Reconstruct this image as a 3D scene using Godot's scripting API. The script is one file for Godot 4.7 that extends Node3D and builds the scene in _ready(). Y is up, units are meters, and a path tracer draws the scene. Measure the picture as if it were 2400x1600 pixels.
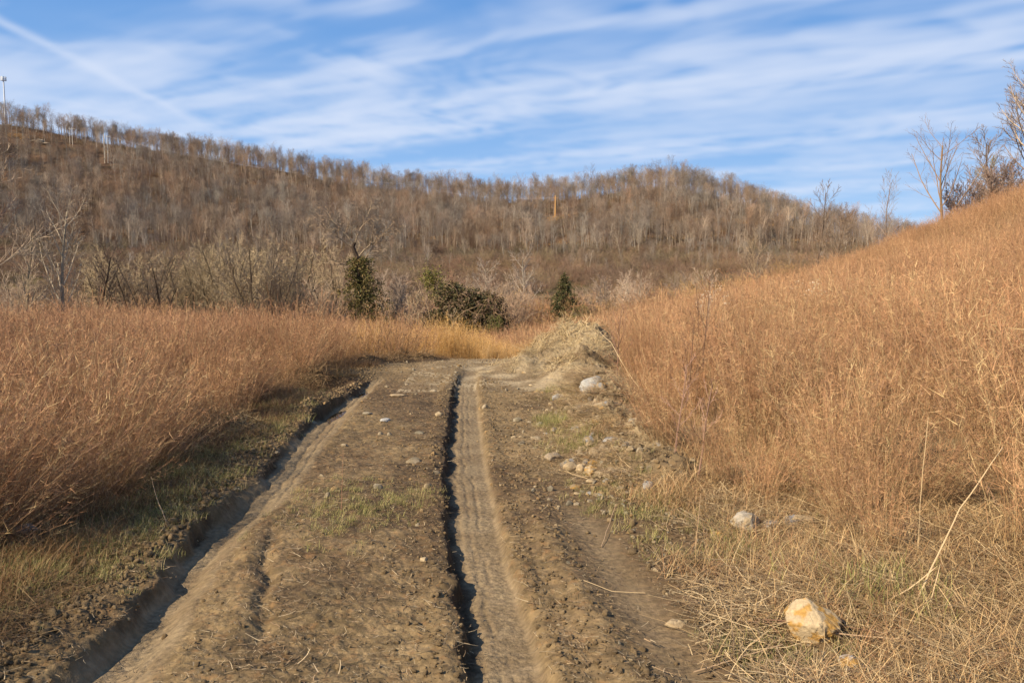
extends Node3D

# ------------------------------------------------------------------ helpers
class Mesher:
	var v := PackedVector3Array()
	var c := PackedColorArray()
	var ix := PackedInt32Array()

	func tube(pts: PackedVector3Array, r0: float, r1: float, sides: int, c0: Color, c1: Color) -> void:
		var n := pts.size()
		var ref := Vector3(0.31, 0.17, 0.93)
		var first := v.size()
		for i in n:
			var t := pts[mini(i + 1, n - 1)] - pts[maxi(i - 1, 0)]
			t = t.normalized()
			var a := t.cross(ref)
			if a.length_squared() < 0.01:
				a = t.cross(Vector3(1, 0, 0))
			a = a.normalized()
			var b := t.cross(a)
			var f := float(i) / float(n - 1)
			var r := lerpf(r0, r1, f)
			var col := c0.lerp(c1, f)
			for s in sides:
				var w := TAU * s / sides
				v.append(pts[i] + (a * cos(w) + b * sin(w)) * r)
				c.append(col)
		for i in n - 1:
			for s in sides:
				var p := first + i * sides + s
				var q := first + i * sides + (s + 1) % sides
				ix.append_array([p, q, p + sides, q, q + sides, p + sides])

	func ribbon(pts: PackedVector3Array, w0: float, w1: float, side: Vector3, c0: Color, c1: Color) -> void:
		var n := pts.size()
		var first := v.size()
		for i in n:
			var f := float(i) / float(n - 1)
			var s := side * lerpf(w0, w1, f) * 0.5
			var col := c0.lerp(c1, f)
			v.append(pts[i] - s)
			v.append(pts[i] + s)
			c.append(col)
			c.append(col)
		for i in n - 1:
			var p := first + i * 2
			ix.append_array([p, p + 2, p + 1, p + 1, p + 2, p + 3])

	func tri(a: Vector3, b: Vector3, d: Vector3, col: Color) -> void:
		var p := v.size()
		v.append(a)
		v.append(b)
		v.append(d)
		c.append(col)
		c.append(col)
		c.append(col)
		ix.append_array([p, p + 1, p + 2])

	func quad(a: Vector3, b: Vector3, d: Vector3, e: Vector3, col: Color) -> void:
		var p := v.size()
		v.append(a)
		v.append(b)
		v.append(d)
		v.append(e)
		for i in 4:
			c.append(col)
		ix.append_array([p, p + 1, p + 2, p, p + 2, p + 3])

	func mesh(mat: Material) -> ArrayMesh:
		var arr := []
		arr.resize(Mesh.ARRAY_MAX)
		arr[Mesh.ARRAY_VERTEX] = v
		arr[Mesh.ARRAY_COLOR] = c
		arr[Mesh.ARRAY_INDEX] = ix
		var m := ArrayMesh.new()
		m.add_surface_from_arrays(Mesh.PRIMITIVE_TRIANGLES, arr)
		m.surface_set_material(0, mat)
		return m

var rng := RandomNumberGenerator.new()
var taken := {}
var M := {}
var n_soft := FastNoiseLite.new()
var n_mid := FastNoiseLite.new()
var n_fine := FastNoiseLite.new()

func R(a: float, b: float) -> float:
	return rng.randf_range(a, b)

func rv() -> Vector3:
	return Vector3(R(-1, 1), R(-1, 1), R(-1, 1))

func lin(r: float, g: float, b: float) -> Color:
	return Color(r, g, b)

func numbered(called: String) -> String:
	if not taken.has(called):
		taken[called] = 0
		return called
	taken[called] += 1
	return "%s_%03d" % [called, taken[called]]

func tag(o: Node, label: String, category: String, group := "", kind := "") -> void:
	if label: o.set_meta("label", label)
	if category: o.set_meta("category", category)
	if group: o.set_meta("group", group)
	if kind: o.set_meta("kind", kind)

func thing(called: String, label: String, category: String, at := Vector3.ZERO, turn := 0.0, group := "", kind := "") -> Node3D:
	var o := Node3D.new()
	o.name = numbered(called)
	add_child(o, true)
	o.position = at
	o.rotation.y = turn
	tag(o, label, category, group, kind)
	return o

func part(called: String, m: Mesh, parent: Node, kind := "") -> MeshInstance3D:
	var o := MeshInstance3D.new()
	o.name = called if parent != self else numbered(called)
	o.mesh = m
	parent.add_child(o, true)
	if kind: o.set_meta("kind", kind)
	return o

func copies(called: String, m: Mesh, where: Array, tints: Array, parent: Node) -> MultiMeshInstance3D:
	var mm := MultiMesh.new()
	mm.transform_format = MultiMesh.TRANSFORM_3D
	mm.use_colors = true
	mm.mesh = m
	mm.instance_count = where.size()
	for i in where.size():
		mm.set_instance_transform(i, where[i])
		mm.set_instance_color(i, tints[i])
	var o := MultiMeshInstance3D.new()
	o.name = called
	o.multimesh = mm
	parent.add_child(o, true)
	o.set_meta("kind", "stuff")
	return o

func scatter(called: String, label: String, category: String, meshes: Array, where: Array, tints: Array, partname: String) -> Node3D:
	var root := thing(called, label, category, Vector3.ZERO, 0.0, "", "stuff")
	var n := meshes.size()
	for k in n:
		var w := []
		var t := []
		for i in range(k, where.size(), n):
			w.append(where[i])
			t.append(tints[i])
		if w.size() > 0:
			copies(partname, meshes[k], w, t, root)
	return root

func every(a: Array, first: int, step: int) -> Array:
	var out := []
	for i in range(first, a.size(), step): out.append(a[i])
	return out

func noise_tex(freq: float, octaves: int, lo: float, hi: float, sd: int, size := 1024, kind := FastNoiseLite.TYPE_SIMPLEX_SMOOTH) -> NoiseTexture2D:
	var n := FastNoiseLite.new()
	n.noise_type = kind
	n.seed = sd
	n.frequency = freq
	n.fractal_octaves = octaves
	n.fractal_gain = 0.6
	var t := NoiseTexture2D.new()
	t.width = size
	t.height = size
	t.seamless = true
	t.seamless_blend_skirt = 0.3
	t.noise = n
	var g := Gradient.new()
	g.set_color(0, Color(lo, lo, lo))
	g.set_color(1, Color(hi, hi, hi))
	t.color_ramp = g
	return t

func vmat(rough: float, spec: float, back := 0.0) -> StandardMaterial3D:
	var m := StandardMaterial3D.new()
	m.vertex_color_use_as_albedo = true
	m.roughness = rough
	m.metallic_specular = spec
	m.cull_mode = BaseMaterial3D.CULL_DISABLED
	if back > 0.0:
		m.backlight_enabled = true
		m.backlight = Color(back, back, back)
	return m

func materials() -> void:
	var rough_map := noise_tex(0.012, 6, 0.0, 1.0, 11)
	var tone := noise_tex(0.02, 6, 0.62, 1.0, 12)
	var d := vmat(0.95, 0.25)
	d.albedo_texture = tone
	d.uv1_triplanar = true
	d.uv1_world_triplanar = true
	d.uv1_scale = Vector3(1.1, 1.1, 1.1)
	d.heightmap_enabled = true
	d.heightmap_texture = rough_map
	d.heightmap_scale = 1.0
	M.dirt = d
	var g: StandardMaterial3D = d.duplicate()
	g.uv1_scale = Vector3(0.35, 0.35, 0.35)
	g.heightmap_scale = 8.0
	M.field = g
	var h: StandardMaterial3D = d.duplicate()
	h.uv1_scale = Vector3(0.03, 0.03, 0.03)
	h.heightmap_scale = 60.0
	M.hill = h
	M.grass = vmat(0.75, 0.35, 0.45)
	M.twig = vmat(0.85, 0.3)
	M.leaf = vmat(0.7, 0.35, 0.3)
	var r := vmat(0.9, 0.3)
	r.albedo_texture = noise_tex(0.03, 5, 0.7, 1.0, 21, 512)
	r.uv1_triplanar = true
	r.uv1_scale = Vector3(3, 3, 3)
	r.heightmap_enabled = true
	r.heightmap_texture = rough_map
	r.heightmap_scale = 0.5
	M.rock = r
	var bark := vmat(0.9, 0.25)
	bark.albedo_texture = tone
	bark.uv1_triplanar = true
	bark.uv1_scale = Vector3(1.2, 0.4, 1.2)
	M.bark = bark
	var w := StandardMaterial3D.new()
	w.albedo_color = Color(0.10, 0.085, 0.06)
	w.roughness = 0.04
	w.metallic_specular = 0.5
	M.water = w
	var steel := StandardMaterial3D.new()
	steel.albedo_color = Color(0.78, 0.80, 0.82)
	steel.roughness = 0.5
	steel.metallic = 0.1
	M.steel = steel
	var wood := StandardMaterial3D.new()
	wood.albedo_color = Color(0.79, 0.61, 0.37)
	wood.roughness = 0.85
	M.wood = wood
	var greywood := StandardMaterial3D.new()
	greywood.albedo_color = Color(0.74, 0.70, 0.63)
	greywood.roughness = 0.85
	M.greywood = greywood

# ------------------------------------------------------------------ terrain
const NX := [-130.0, -60.0, -30.0, -16.0, -8.0, -3.0, 0.0, 3.0, 6.0, 10.0, 15.0, 20.0, 25.0, 32.0, 50.0, 130.0]
const ND := [-40.0, 0.0, 10.0, 15.0, 17.0, 20.0, 27.0, 36.0, 45.0, 60.0, 90.0, 160.0]
const NH := [
	[1.0, 0.4, 0.3, 0.1, 0.05, 0.0, 0.0, 0.2, 0.6, 1.2, 2.2, 3.4, 4.6, 6.0, 8.0, 14.0],
	[0.5, 0.3, 0.2, 0.1, 0.05, 0.02, 0.0, 0.2, 0.6, 1.2, 2.2, 3.4, 4.6, 6.0, 8.0, 14.0],
	[0.3, 0.2, 0.1, 0.05, 0.0, 0.02, 0.0, 0.2, 0.6, 1.2, 2.2, 3.4, 4.6, 6.0, 8.0, 14.0],
	[0.0, 0.0, -0.05, -0.1, -0.1, -0.03, 0.0, 0.12, 0.55, 1.2, 2.2, 3.4, 4.8, 6.2, 8.0, 14.0],
	[-0.1, -0.1, -0.12, -0.18, -0.22, -0.38, -0.38, -0.15, 0.42, 1.15, 2.15, 3.4, 4.9, 6.3, 8.0, 14.0],
	[-0.3, -0.3, -0.3, -0.38, -0.48, -0.95, -1.0, -0.55, 0.22, 1.0, 2.1, 3.5, 5.0, 6.4, 8.0, 14.0],
	[-0.8, -0.7, -0.7, -0.72, -0.9, -1.45, -1.5, -0.95, -0.3, 0.6, 1.8, 3.4, 5.0, 6.4, 8.0, 14.0],
	[-1.8, -1.6, -1.6, -1.6, -1.65, -2.1, -2.15, -1.7, -1.1, -0.3, 1.0, 3.3, 5.3, 6.6, 8.0, 14.0],
	[-2.4, -2.4, -2.2, -2.2, -2.2, -2.7, -2.7, -2.4, -1.7, -0.9, 0.35, 2.2, 4.2, 6.0, 7.6, 13.0],
	[-3.0, -3.0, -2.9, -2.9, -2.9, -3.0, -3.0, -2.9, -2.8, -2.5, -1.8, -0.5, 1.4, 4.0, 6.6, 11.0],
	[-5.5, -5.5, -5.5, -5.5, -5.5, -5.5, -5.5, -5.5, -5.5, -5.2, -4.8, -4.0, -2.6, 0.0, 4.0, 6.0],
	[-9.0, -9.0, -9.0, -9.0, -9.0, -9.0, -9.0, -9.0, -9.0, -9.0, -9.0, -9.0, -9.0, -9.0, -9.0, -9.0]]
const CX := [-700.0, -420.0, -350.0, -261.0, -155.0, -75.0, 10.0, 50.0, 80.0, 123.0, 158.0, 196.0, 260.0, 400.0, 700.0]
const CH := [116.0, 108.0, 103.0, 87.0, 69.5, 54.5, 45.5, 48.0, 51.0, 43.5, 25.0, 2.0, -2.0, 0.0, 0.0]
const CD := [600.0, 570.0, 560.0, 555.0, 540.0, 525.0, 505.0, 490.0, 478.0, 470.0, 458.0, 442.0, 425.0, 420.0, 420.0]

func herm(xs: Array, ys: Array, x: float) -> float:
	var n := xs.size()
	if x <= xs[0]: return ys[0]
	if x >= xs[n - 1]: return ys[n - 1]
	var i := 0
	while x > xs[i + 1]: i += 1
	var h: float = xs[i + 1] - xs[i]
	var t := (x - float(xs[i])) / h
	var s: float = (ys[i + 1] - ys[i]) / h
	var m0: float = s if i == 0 else 0.5 * (s + (ys[i] - ys[i - 1]) / (xs[i] - xs[i - 1]))
	var m1: float = s if i + 2 >= n else 0.5 * (s + (ys[i + 2] - ys[i + 1]) / (xs[i + 2] - xs[i + 1]))
	var t2 := t * t
	var t3 := t2 * t
	return (2 * t3 - 3 * t2 + 1) * float(ys[i]) + (t3 - 2 * t2 + t) * h * m0 + (3 * t2 - 2 * t3) * float(ys[i + 1]) + (t3 - t2) * h * m1

func tab(p: Array, d: float) -> float:        # piecewise linear through [d, value] pairs
	if d <= p[0][0]: return p[0][1]
	for i in range(1, p.size()):
		if d <= p[i][0]:
			return lerpf(p[i - 1][1], p[i][1], (d - p[i - 1][0]) / (p[i][0] - p[i - 1][0]))
	return p[p.size() - 1][1]

var near_grid := PackedFloat32Array()
var hill_grid := PackedFloat32Array()
const GW := 261
const GD := 201
const HW := 176
const HDN := 108

func make_grids() -> void:
	near_grid.resize(GW * GD)
	for i in GW:
		var x := -130.0 + i
		var col := []
		for r in ND.size():
			col.append(herm(NX, NH[r], x))
		for j in GD:
			near_grid[j * GW + i] = herm(ND, col, -40.0 + j)
	hill_grid.resize(HW * HDN)
	for i in HW:
		var x := -700.0 + i * 8.0
		var hc := herm(CX, CH, x)
		var dc := herm(CX, CD, x)
		for j in HDN:
			var d := 150.0 + j * 8.0
			var h := 0.0
			var foot := 4.5 + 4.0 * smoothstep(-60.0, -300.0, x)
			if d < 300.0:
				var t := (d - 150.0) / 150.0
				h = lerpf(-9.0, foot, t * t * (3.0 - 2.0 * t) * 0.5 + t * 0.5)
			elif d < dc:
				var t := (d - 300.0) / (dc - 300.0)
				h = lerpf(foot, hc, 0.75 * t + 0.25 * t * t * (3.0 - 2.0 * t))
				h += sin(t * PI) * n_soft.get_noise_2d(x * 0.06, d * 0.06) * 7.0
			else:
				h = hc - (d - dc) * 0.08 - 0.0004 * (d - dc) * (d - dc)
			hill_grid[j * HW + i] = h

func base_h(x: float, d: float) -> float:
	if d < 155.0:
		var fx := clampf(x + 130.0, 0.0, GW - 1.001)
		var fd := clampf(d + 40.0, 0.0, GD - 1.001)
		var i := int(fx)
		var j := int(fd)
		fx -= i
		fd -= j
		var k := j * GW + i
		return lerpf(lerpf(near_grid[k], near_grid[k + 1], fx), lerpf(near_grid[k + GW], near_grid[k + GW + 1], fx), fd)
	var gx := clampf((x + 700.0) / 8.0, 0.0, HW - 1.001)
	var gd := clampf((d - 150.0) / 8.0, 0.0, HDN - 1.001)
	var a := int(gx)
	var b := int(gd)
	gx -= a
	gd -= b
	var q := b * HW + a
	return lerpf(lerpf(hill_grid[q], hill_grid[q + 1], gx), lerpf(hill_grid[q + HW], hill_grid[q + HW + 1], gx), gd)

# the two wheel ruts: edges and depths along the track
const LW := [[1.0, -1.82], [3.03, -1.87], [3.71, -1.86], [4.05, -1.89], [4.36, -1.95], [4.84, -1.98], [5.3, -2.08], [5.54, -2.07], [6.18, -2.01], [6.92, -2.09], [7.85, -2.16], [9.35, -2.30], [10.5, -2.16], [11.4, -2.12], [13.0, -2.1]]
const LR := [[1.0, -1.30], [3.05, -1.43], [3.43, -1.49], [3.91, -1.58], [4.92, -1.66], [5.73, -1.62], [6.92, -1.72], [9.2, -1.89], [11.3, -1.92], [13.0, -1.9]]
const LD := [[1.0, 0.105], [4.0, 0.09], [4.7, 0.085], [5.2, 0.13], [5.5, 0.12], [5.9, 0.06], [6.6, 0.07], [7.8, 0.06], [8.6, 0.06], [9.3, 0.13], [10.0, 0.09], [10.4, 0.04], [10.9, 0.10], [11.4, 0.05], [11.9, 0.0]]
const RL := [[1.0, 0.02], [3.03, -0.18], [3.61, -0.26], [4.4, -0.36], [5.02, -0.43], [6.46, -0.56], [8.3, -0.68], [10.0, -0.78], [11.5, -0.81], [13.0, -0.8]]
const RR := [[1.0, 0.42], [3.03, 0.15], [4.44, -0.03], [6.38, -0.19], [9.23, -0.38], [11.5, -0.50], [13.7, -0.56]]
const RD := [[1.0, 0.075], [3.4, 0.07], [4.2, 0.08], [5.0, 0.055], [5.5, 0.065], [6.2, 0.05], [6.35, 0.04], [6.6, 0.065], [8.4, 0.07], [8.7, 0.05], [9.2, 0.10], [9.6, 0.04], [10.2, 0.09], [10.9, 0.06], [11.3, 0.05], [12.4, 0.0]]
const PX0 := -5.2
const PX1 := 4.0
const PD0 := 0.8
const PD1 := 18.5

var last_smooth := 0.0     # how much of wheel track (0..1) the last patch_h() stood on
var last_damp_shade := 0.0  # wet mud on the banks, plus shade painted along the rut walls

func patch_h(x: float, d: float) -> float:
	var edge := minf(minf(x - PX0, PX1 - x), minf(d - PD0, PD1 - d))
	var fade := clampf(edge / 0.6, 0.0, 1.0)
	var wob := n_mid.get_noise_2d(d * 2.2, 7.0) * 0.05 + n_mid.get_noise_2d(d * 8.0, 31.0) * 0.035
	var h := 0.0
	var smooth := 0.0
	var rough := 0.75
	last_damp_shade = 0.0
	# left rut
	var a := tab(LW, d) + wob + n_fine.get_noise_2d(d * 3.0, 3.0) * 0.015
	var b := tab(LR, d) + wob * 0.5
	var dep := tab(LD, d)
	var u := (x - a) / (b - a)
	if u > -1.2 and u < 1.5 and dep > 0.0:
		var wall := smoothstep(0.0, 0.10 + 0.3 * smoothstep(-0.1, 0.35, n_mid.get_noise_2d(d * 1.7, 205.0)), u)
		var rise := 1.0 - smoothstep(0.5, 1.05, u) * 0.85 - smoothstep(1.0, 1.35, u) * 0.15
		h -= dep * wall * rise
		var on := smoothstep(0.1, 0.2, u) * (1.0 - smoothstep(0.95, 1.15, u))
		smooth = maxf(smooth, on)
		h -= on * 0.015 * pow(maxf(0.0, sin(u * 24.0 + n_mid.get_noise_2d(x * 2.0, d * 0.8) * 1.5)), 3.0) * smoothstep(-0.3, 0.1, n_mid.get_noise_2d(x * 6.0, d * 2.0 + 40.0))
		# thrown-up bank on the outer side
		var bank := exp(-pow((u + 0.35) / 0.35, 2.0)) * clampf(dep / 0.15, 0.0, 1.0)
		h += bank * 0.022
		rough += bank * 1.0
		last_damp_shade = bank * 0.45 + (1.0 - on) * wall * (1.0 - smoothstep(0.6, 0.9, u)) * 0.6
	# right rut
	a = tab(RL, d) + wob * 0.6 + n_fine.get_noise_2d(d * 2.0, 13.0) * 0.03
	b = tab(RR, d) + wob * 0.25
	dep = tab(RD, d)
	u = (x - a) / (b - a)
	if u > -0.9 and u < 1.9:
		var k := clampf((13.6 - d) / 1.6, 0.0, 1.0)
		var wall := smoothstep(0.0, 0.07, u)
		var rise := 1.0 - smoothstep(0.07, 0.34, u)
		h -= dep * wall * (0.35 + 0.65 * rise) * (1.0 - smoothstep(0.95, 1.15, u))
		h -= 0.03 * k * smoothstep(0.1, 0.3, u) * (1.0 - smoothstep(0.92, 1.05, u))
		var on := smoothstep(0.06, 0.2, u) * (1.0 - smoothstep(0.96, 1.06, u)) * k
		smooth = maxf(smooth, on)
		for g in 3:
			var at: float = 0.3 + 0.17 * g + n_mid.get_noise_2d(d * 0.4, g * 9.0) * 0.03
			h -= on * 0.012 * exp(-pow((u - at) / 0.016, 2.0)) * smoothstep(-0.28, 0.0, n_mid.get_noise_2d(d * 3.0, 50.0 + g * 13.0))
		var berm := (exp(-pow((u + 0.25) / 0.22, 2.0)) * 0.02 + exp(-pow((u - 1.22) / 0.17, 2.0)) * 0.012) * k
		h += berm
		rough += berm * 14.0
		last_damp_shade = maxf(maxf(last_damp_shade, berm * 9.0), (smoothstep(-0.12, 0.02, u) - smoothstep(0.12, 0.3, u)) * clampf(dep * 14.0, 0.0, 1.0) * k)
	# a lesser groove left of the middle, and an older tyre line at the right
	var gx := tab([[3.0, -1.05], [3.55, -1.16], [4.5, -1.42], [5.6, -1.55]], d)
	var gm := smoothstep(3.2, 3.5, d) * (1.0 - smoothstep(4.6, 5.0, d))
	h -= gm * 0.026 * exp(-pow((x - gx - wob) / 0.035, 2.0))
	h += gm * 0.014 * exp(-pow((x - gx - wob + 0.11) / 0.06, 2.0))
	var tx := tab([[2.6, 0.86], [3.05, 0.72], [4.2, 0.55], [5.5, 0.40], [7.0, 0.2]], d)
	var old := exp(-pow((x - tx) / 0.13, 2.0)) * (1.0 - smoothstep(4.5, 6.0, d))
	smooth = maxf(smooth, old * 0.8)
	h -= old * 0.025
	h += exp(-pow((x - tx + 0.27) / 0.09, 2.0)) * 0.035 * (1.0 - smoothstep(4.5, 6.5, d))
	# the stony verge at the right, the crown of the track, the left verge
	h += 0.24 * (0.8 + 0.9 * n_mid.get_noise_2d(x * 2.0, d * 2.0) + 0.5 * n_mid.get_noise_2d(x * 6.0, d * 6.0) + 0.35 * n_fine.get_noise_2d(x * 4.0, d * 4.0)) * exp(-pow((x - tab([[4.0, 1.4], [7.0, 1.0], [10.0, 1.05], [14.0, 1.2]], d)) / 0.3, 2.0)) * smoothstep(4.5, 6.5, d) * (1.0 - smoothstep(14.5, 16.5, d))
	h += 0.03 * exp(-pow((x + 1.1) / 0.4, 2.0))
	h += 0.05 * smoothstep(-2.1, -2.6, x) * n_mid.get_noise_2d(x * 1.5, d * 1.5)
	rough *= 1.0 - 0.93 * smooth
	if x < -2.2:
		rough *= 1.6
	rough *= 1.0 + 2.4 * smoothstep(0.4, 0.8, x) * smoothstep(4.6, 6.0, d)
	var lump := n_mid.get_noise_2d(x * 5.0, d * 5.0) * 0.02 + (0.5 - absf(n_mid.get_noise_2d(x * 11.0 + 9.0, d * 11.0))) * 0.018 + n_fine.get_noise_2d(x * 9.0, d * 9.0) * 0.012
	h += lump * rough
	h += n_mid.get_noise_2d(x * 1.2 + 80.0, d * 0.9) * 0.025
	last_smooth = smooth
	return base_h(x, d) + h * fade

func ground_y(x: float, d: float) -> float:
	if x > PX0 and x < PX1 and d > PD0 and d < PD1:
		return patch_h(x, d)
	return base_h(x, d)

func at(x: float, d: float, lift := 0.0) -> Vector3:
	return Vector3(x, ground_y(x, d) + lift, -d)

func sheet(xs: PackedFloat32Array, ds: PackedFloat32Array, height: Callable, colour: Callable, skip: Rect2, mat: Material, over := INF, ox := 0.0, od := 0.0) -> ArrayMesh:
	var w := xs.size()
	var n := ds.size()
	var v := PackedVector3Array()
	var nn := PackedVector3Array()
	var c := PackedColorArray()
	v.resize(w * n)
	nn.resize(w * n)
	c.resize(w * n)
	var proud := PackedFloat32Array()
	proud.resize(w * n)
	for j in n:
		for i in w:
			v[j * w + i] = Vector3(xs[i], height.call(xs[i], ds[j]), -ds[j])
			c[j * w + i] = colour.call(xs[i], ds[j])
			if over < INF:
				proud[j * w + i] = v[j * w + i].y
				v[j * w + i].y += ground_y(ox + xs[i], od + ds[j]) - over
	for j in n:
		for i in w:
			var p := v[j * w + mini(i + 1, w - 1)] - v[j * w + maxi(i - 1, 0)]
			var q := v[mini(j + 1, n - 1) * w + i] - v[maxi(j - 1, 0) * w + i]
			nn[j * w + i] = p.cross(q).normalized()
	var ix := PackedInt32Array()
	for j in n - 1:
		for i in w - 1:
			if skip.size.x > 0.0 and skip.encloses(Rect2(xs[i], ds[j], xs[i + 1] - xs[i], ds[j + 1] - ds[j])):
				continue
			var k := j * w + i
			if over < INF and maxf(maxf(proud[k], proud[k + 1]), maxf(proud[k + w], proud[k + w + 1])) < -0.03:
				continue
			ix.append_array([k, k + w, k + 1, k + 1, k + w, k + w + 1])
	var arr := []
	arr.resize(Mesh.ARRAY_MAX)
	arr[Mesh.ARRAY_VERTEX] = v
	arr[Mesh.ARRAY_NORMAL] = nn
	arr[Mesh.ARRAY_COLOR] = c
	arr[Mesh.ARRAY_INDEX] = ix
	var m := ArrayMesh.new()
	m.add_surface_from_arrays(Mesh.PRIMITIVE_TRIANGLES, arr)
	m.surface_set_material(0, mat)
	return m

func steps(stops: Array) -> PackedFloat32Array:      # [from, step, to, step, to ...]
	var out := PackedFloat32Array()
	var x: float = stops[0]
	for k in range(1, stops.size(), 2):
		var to: float = stops[k + 1]
		var n := maxi(1, roundi((to - x) / float(stops[k])))
		for i in n:
			out.append(lerpf(x, to, float(i) / n))
		x = to
	out.append(x)
	return out

func track_colour(x: float, d: float) -> Color:
	patch_h(x, d)
	var s := last_smooth
	var damp_shade := last_damp_shade
	var big := n_mid.get_noise_2d(x * 1.3 + 300.0, d * 0.8)
	var mid := n_mid.get_noise_2d(x * 6.0, d * 6.0 + 77.0)
	var rough_soil := lin(0.155, 0.104, 0.056).lerp(lin(0.275, 0.193, 0.098), smoothstep(-0.35, 0.4, big + mid * 0.5))
	var packed := lin(0.325, 0.24, 0.14).lerp(lin(0.255, 0.184, 0.104), smoothstep(-0.3, 0.4, mid))
	rough_soil = rough_soil * (1.0 + 0.55 * n_fine.get_noise_2d(x * 3.0, d * 3.0)) * (1.0 + 0.3 * n_mid.get_noise_2d(x * 2.3 + 60.0, d * 2.3))
	rough_soil = rough_soil.lerp(lin(0.33, 0.185, 0.08), 0.5 * smoothstep(0.28, 0.5, n_fine.get_noise_2d(x * 5.0 + 31.0, d * 5.0)))
	var c := rough_soil.lerp(packed, s)
	c = c.lerp(lin(0.07, 0.044, 0.024), clampf(damp_shade * (0.9 + mid), 0.0, 0.85))  # soil darkened for wet mud and for painted shade by the rut walls
	# dark mud and painted-in grass shade on the left verge, pale stony soil on the right one
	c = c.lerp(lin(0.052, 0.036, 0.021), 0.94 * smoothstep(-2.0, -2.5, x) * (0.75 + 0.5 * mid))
	c = c.lerp(lin(0.36, 0.275, 0.16) * (1.0 + 0.6 * mid), 0.8 * smoothstep(0.6, 1.1, x) * smoothstep(5.0, 7.0, d))
	c = c.lerp(lin(0.16, 0.106, 0.056), 0.6 * smoothstep(0.35, 0.9, x) * (1.0 - smoothstep(4.5, 6.5, d)))
	c = c.lerp(lin(0.40, 0.29, 0.15), 0.7 * smoothstep(10.5, 14.5, d))
	return c

func field_colour(x: float, d: float) -> Color:
	var n := n_mid.get_noise_2d(x * 0.7, d * 0.7)
	var c := lin(0.14, 0.085, 0.045).lerp(lin(0.24, 0.16, 0.085), 0.5 + 0.5 * n)
	if d > 60.0:
		var m := n_mid.get_noise_2d(x * 0.12, d * 0.09)
		var valley := lin(0.155, 0.105, 0.055).lerp(lin(0.17, 0.135, 0.055), 0.5 + m)
		c = c.lerp(valley, smoothstep(60.0, 90.0, d))
		if d > 290.0:
			var t := n_soft.get_noise_2d(x * 0.5, d * 0.5)
			var litter := lin(0.23, 0.135, 0.075).lerp(lin(0.17, 0.12, 0.075), 0.5 + t)
			c = c.lerp(litter, smoothstep(290.0, 312.0, d + m * 20.0))
	return c

func terrain() -> void:
	var xs := steps([-130.0, 5.0, -40.0, 1.0, -20.0, 0.5, PX0, 0.5, PX1, 0.5, 24.0, 1.0, 45.0, 5.0, 130.0])
	var ds := steps([-40.0, 4.0, -4.0, 0.5, PD0, 0.5, PD1, 0.5, 40.0, 1.0, 70.0, 3.0, 155.0])
	var low := func(x: float, d: float) -> float: return base_h(x, d) + n_mid.get_noise_2d(x * 0.8, d * 0.8) * 0.05 * clampf((maxf(maxf(PX0 - x, x - PX1), maxf(PD0 - d, d - PD1))) * 0.7, 0.0, 1.0)
	var field := sheet(xs, ds, low, field_colour, Rect2(PX0 - 0.01, PD0 - 0.01, PX1 - PX0 + 0.02, PD1 - PD0 + 0.02), M.field)
	tag(part("ground", field, self), "brown thatchy earth under the dry grass on both sides of the track", "ground", "", "structure")
	xs = steps([-900.0, 20.0, -420.0, 5.0, 320.0, 20.0, 900.0])
	ds = steps([155.0, 6.0, 640.0, 30.0, 1000.0])
	var far := func(x: float, d: float) -> float: return base_h(x, d) + n_mid.get_noise_2d(x * 0.05, d * 0.05) * 1.2 * smoothstep(155.0, 190.0, d)
	tag(part("hill", sheet(xs, ds, far, field_colour, Rect2(), M.hill), self), "long wooded hill rising beyond the valley, brown with leaf litter", "hill", "", "structure")
	xs = steps([PX0, 0.09, -2.9, 0.025, -2.35, 0.0125, -1.2, 0.025, -0.95, 0.0125, 0.35, 0.025, 1.9, 0.09, PX1])
	ds = PackedFloat32Array()
	var d := PD0
	while d < PD1:
		ds.append(d)
		d += 0.03 if d < 2.3 else maxf(0.014, d * 0.0048)
	ds.append(PD1)
	tag(part("dirt_track", sheet(xs, ds, patch_h, track_colour, Rect2(), M.dirt), self), "muddy brown dirt track with two tyre ruts running up the middle", "dirt track", "", "structure")

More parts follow.
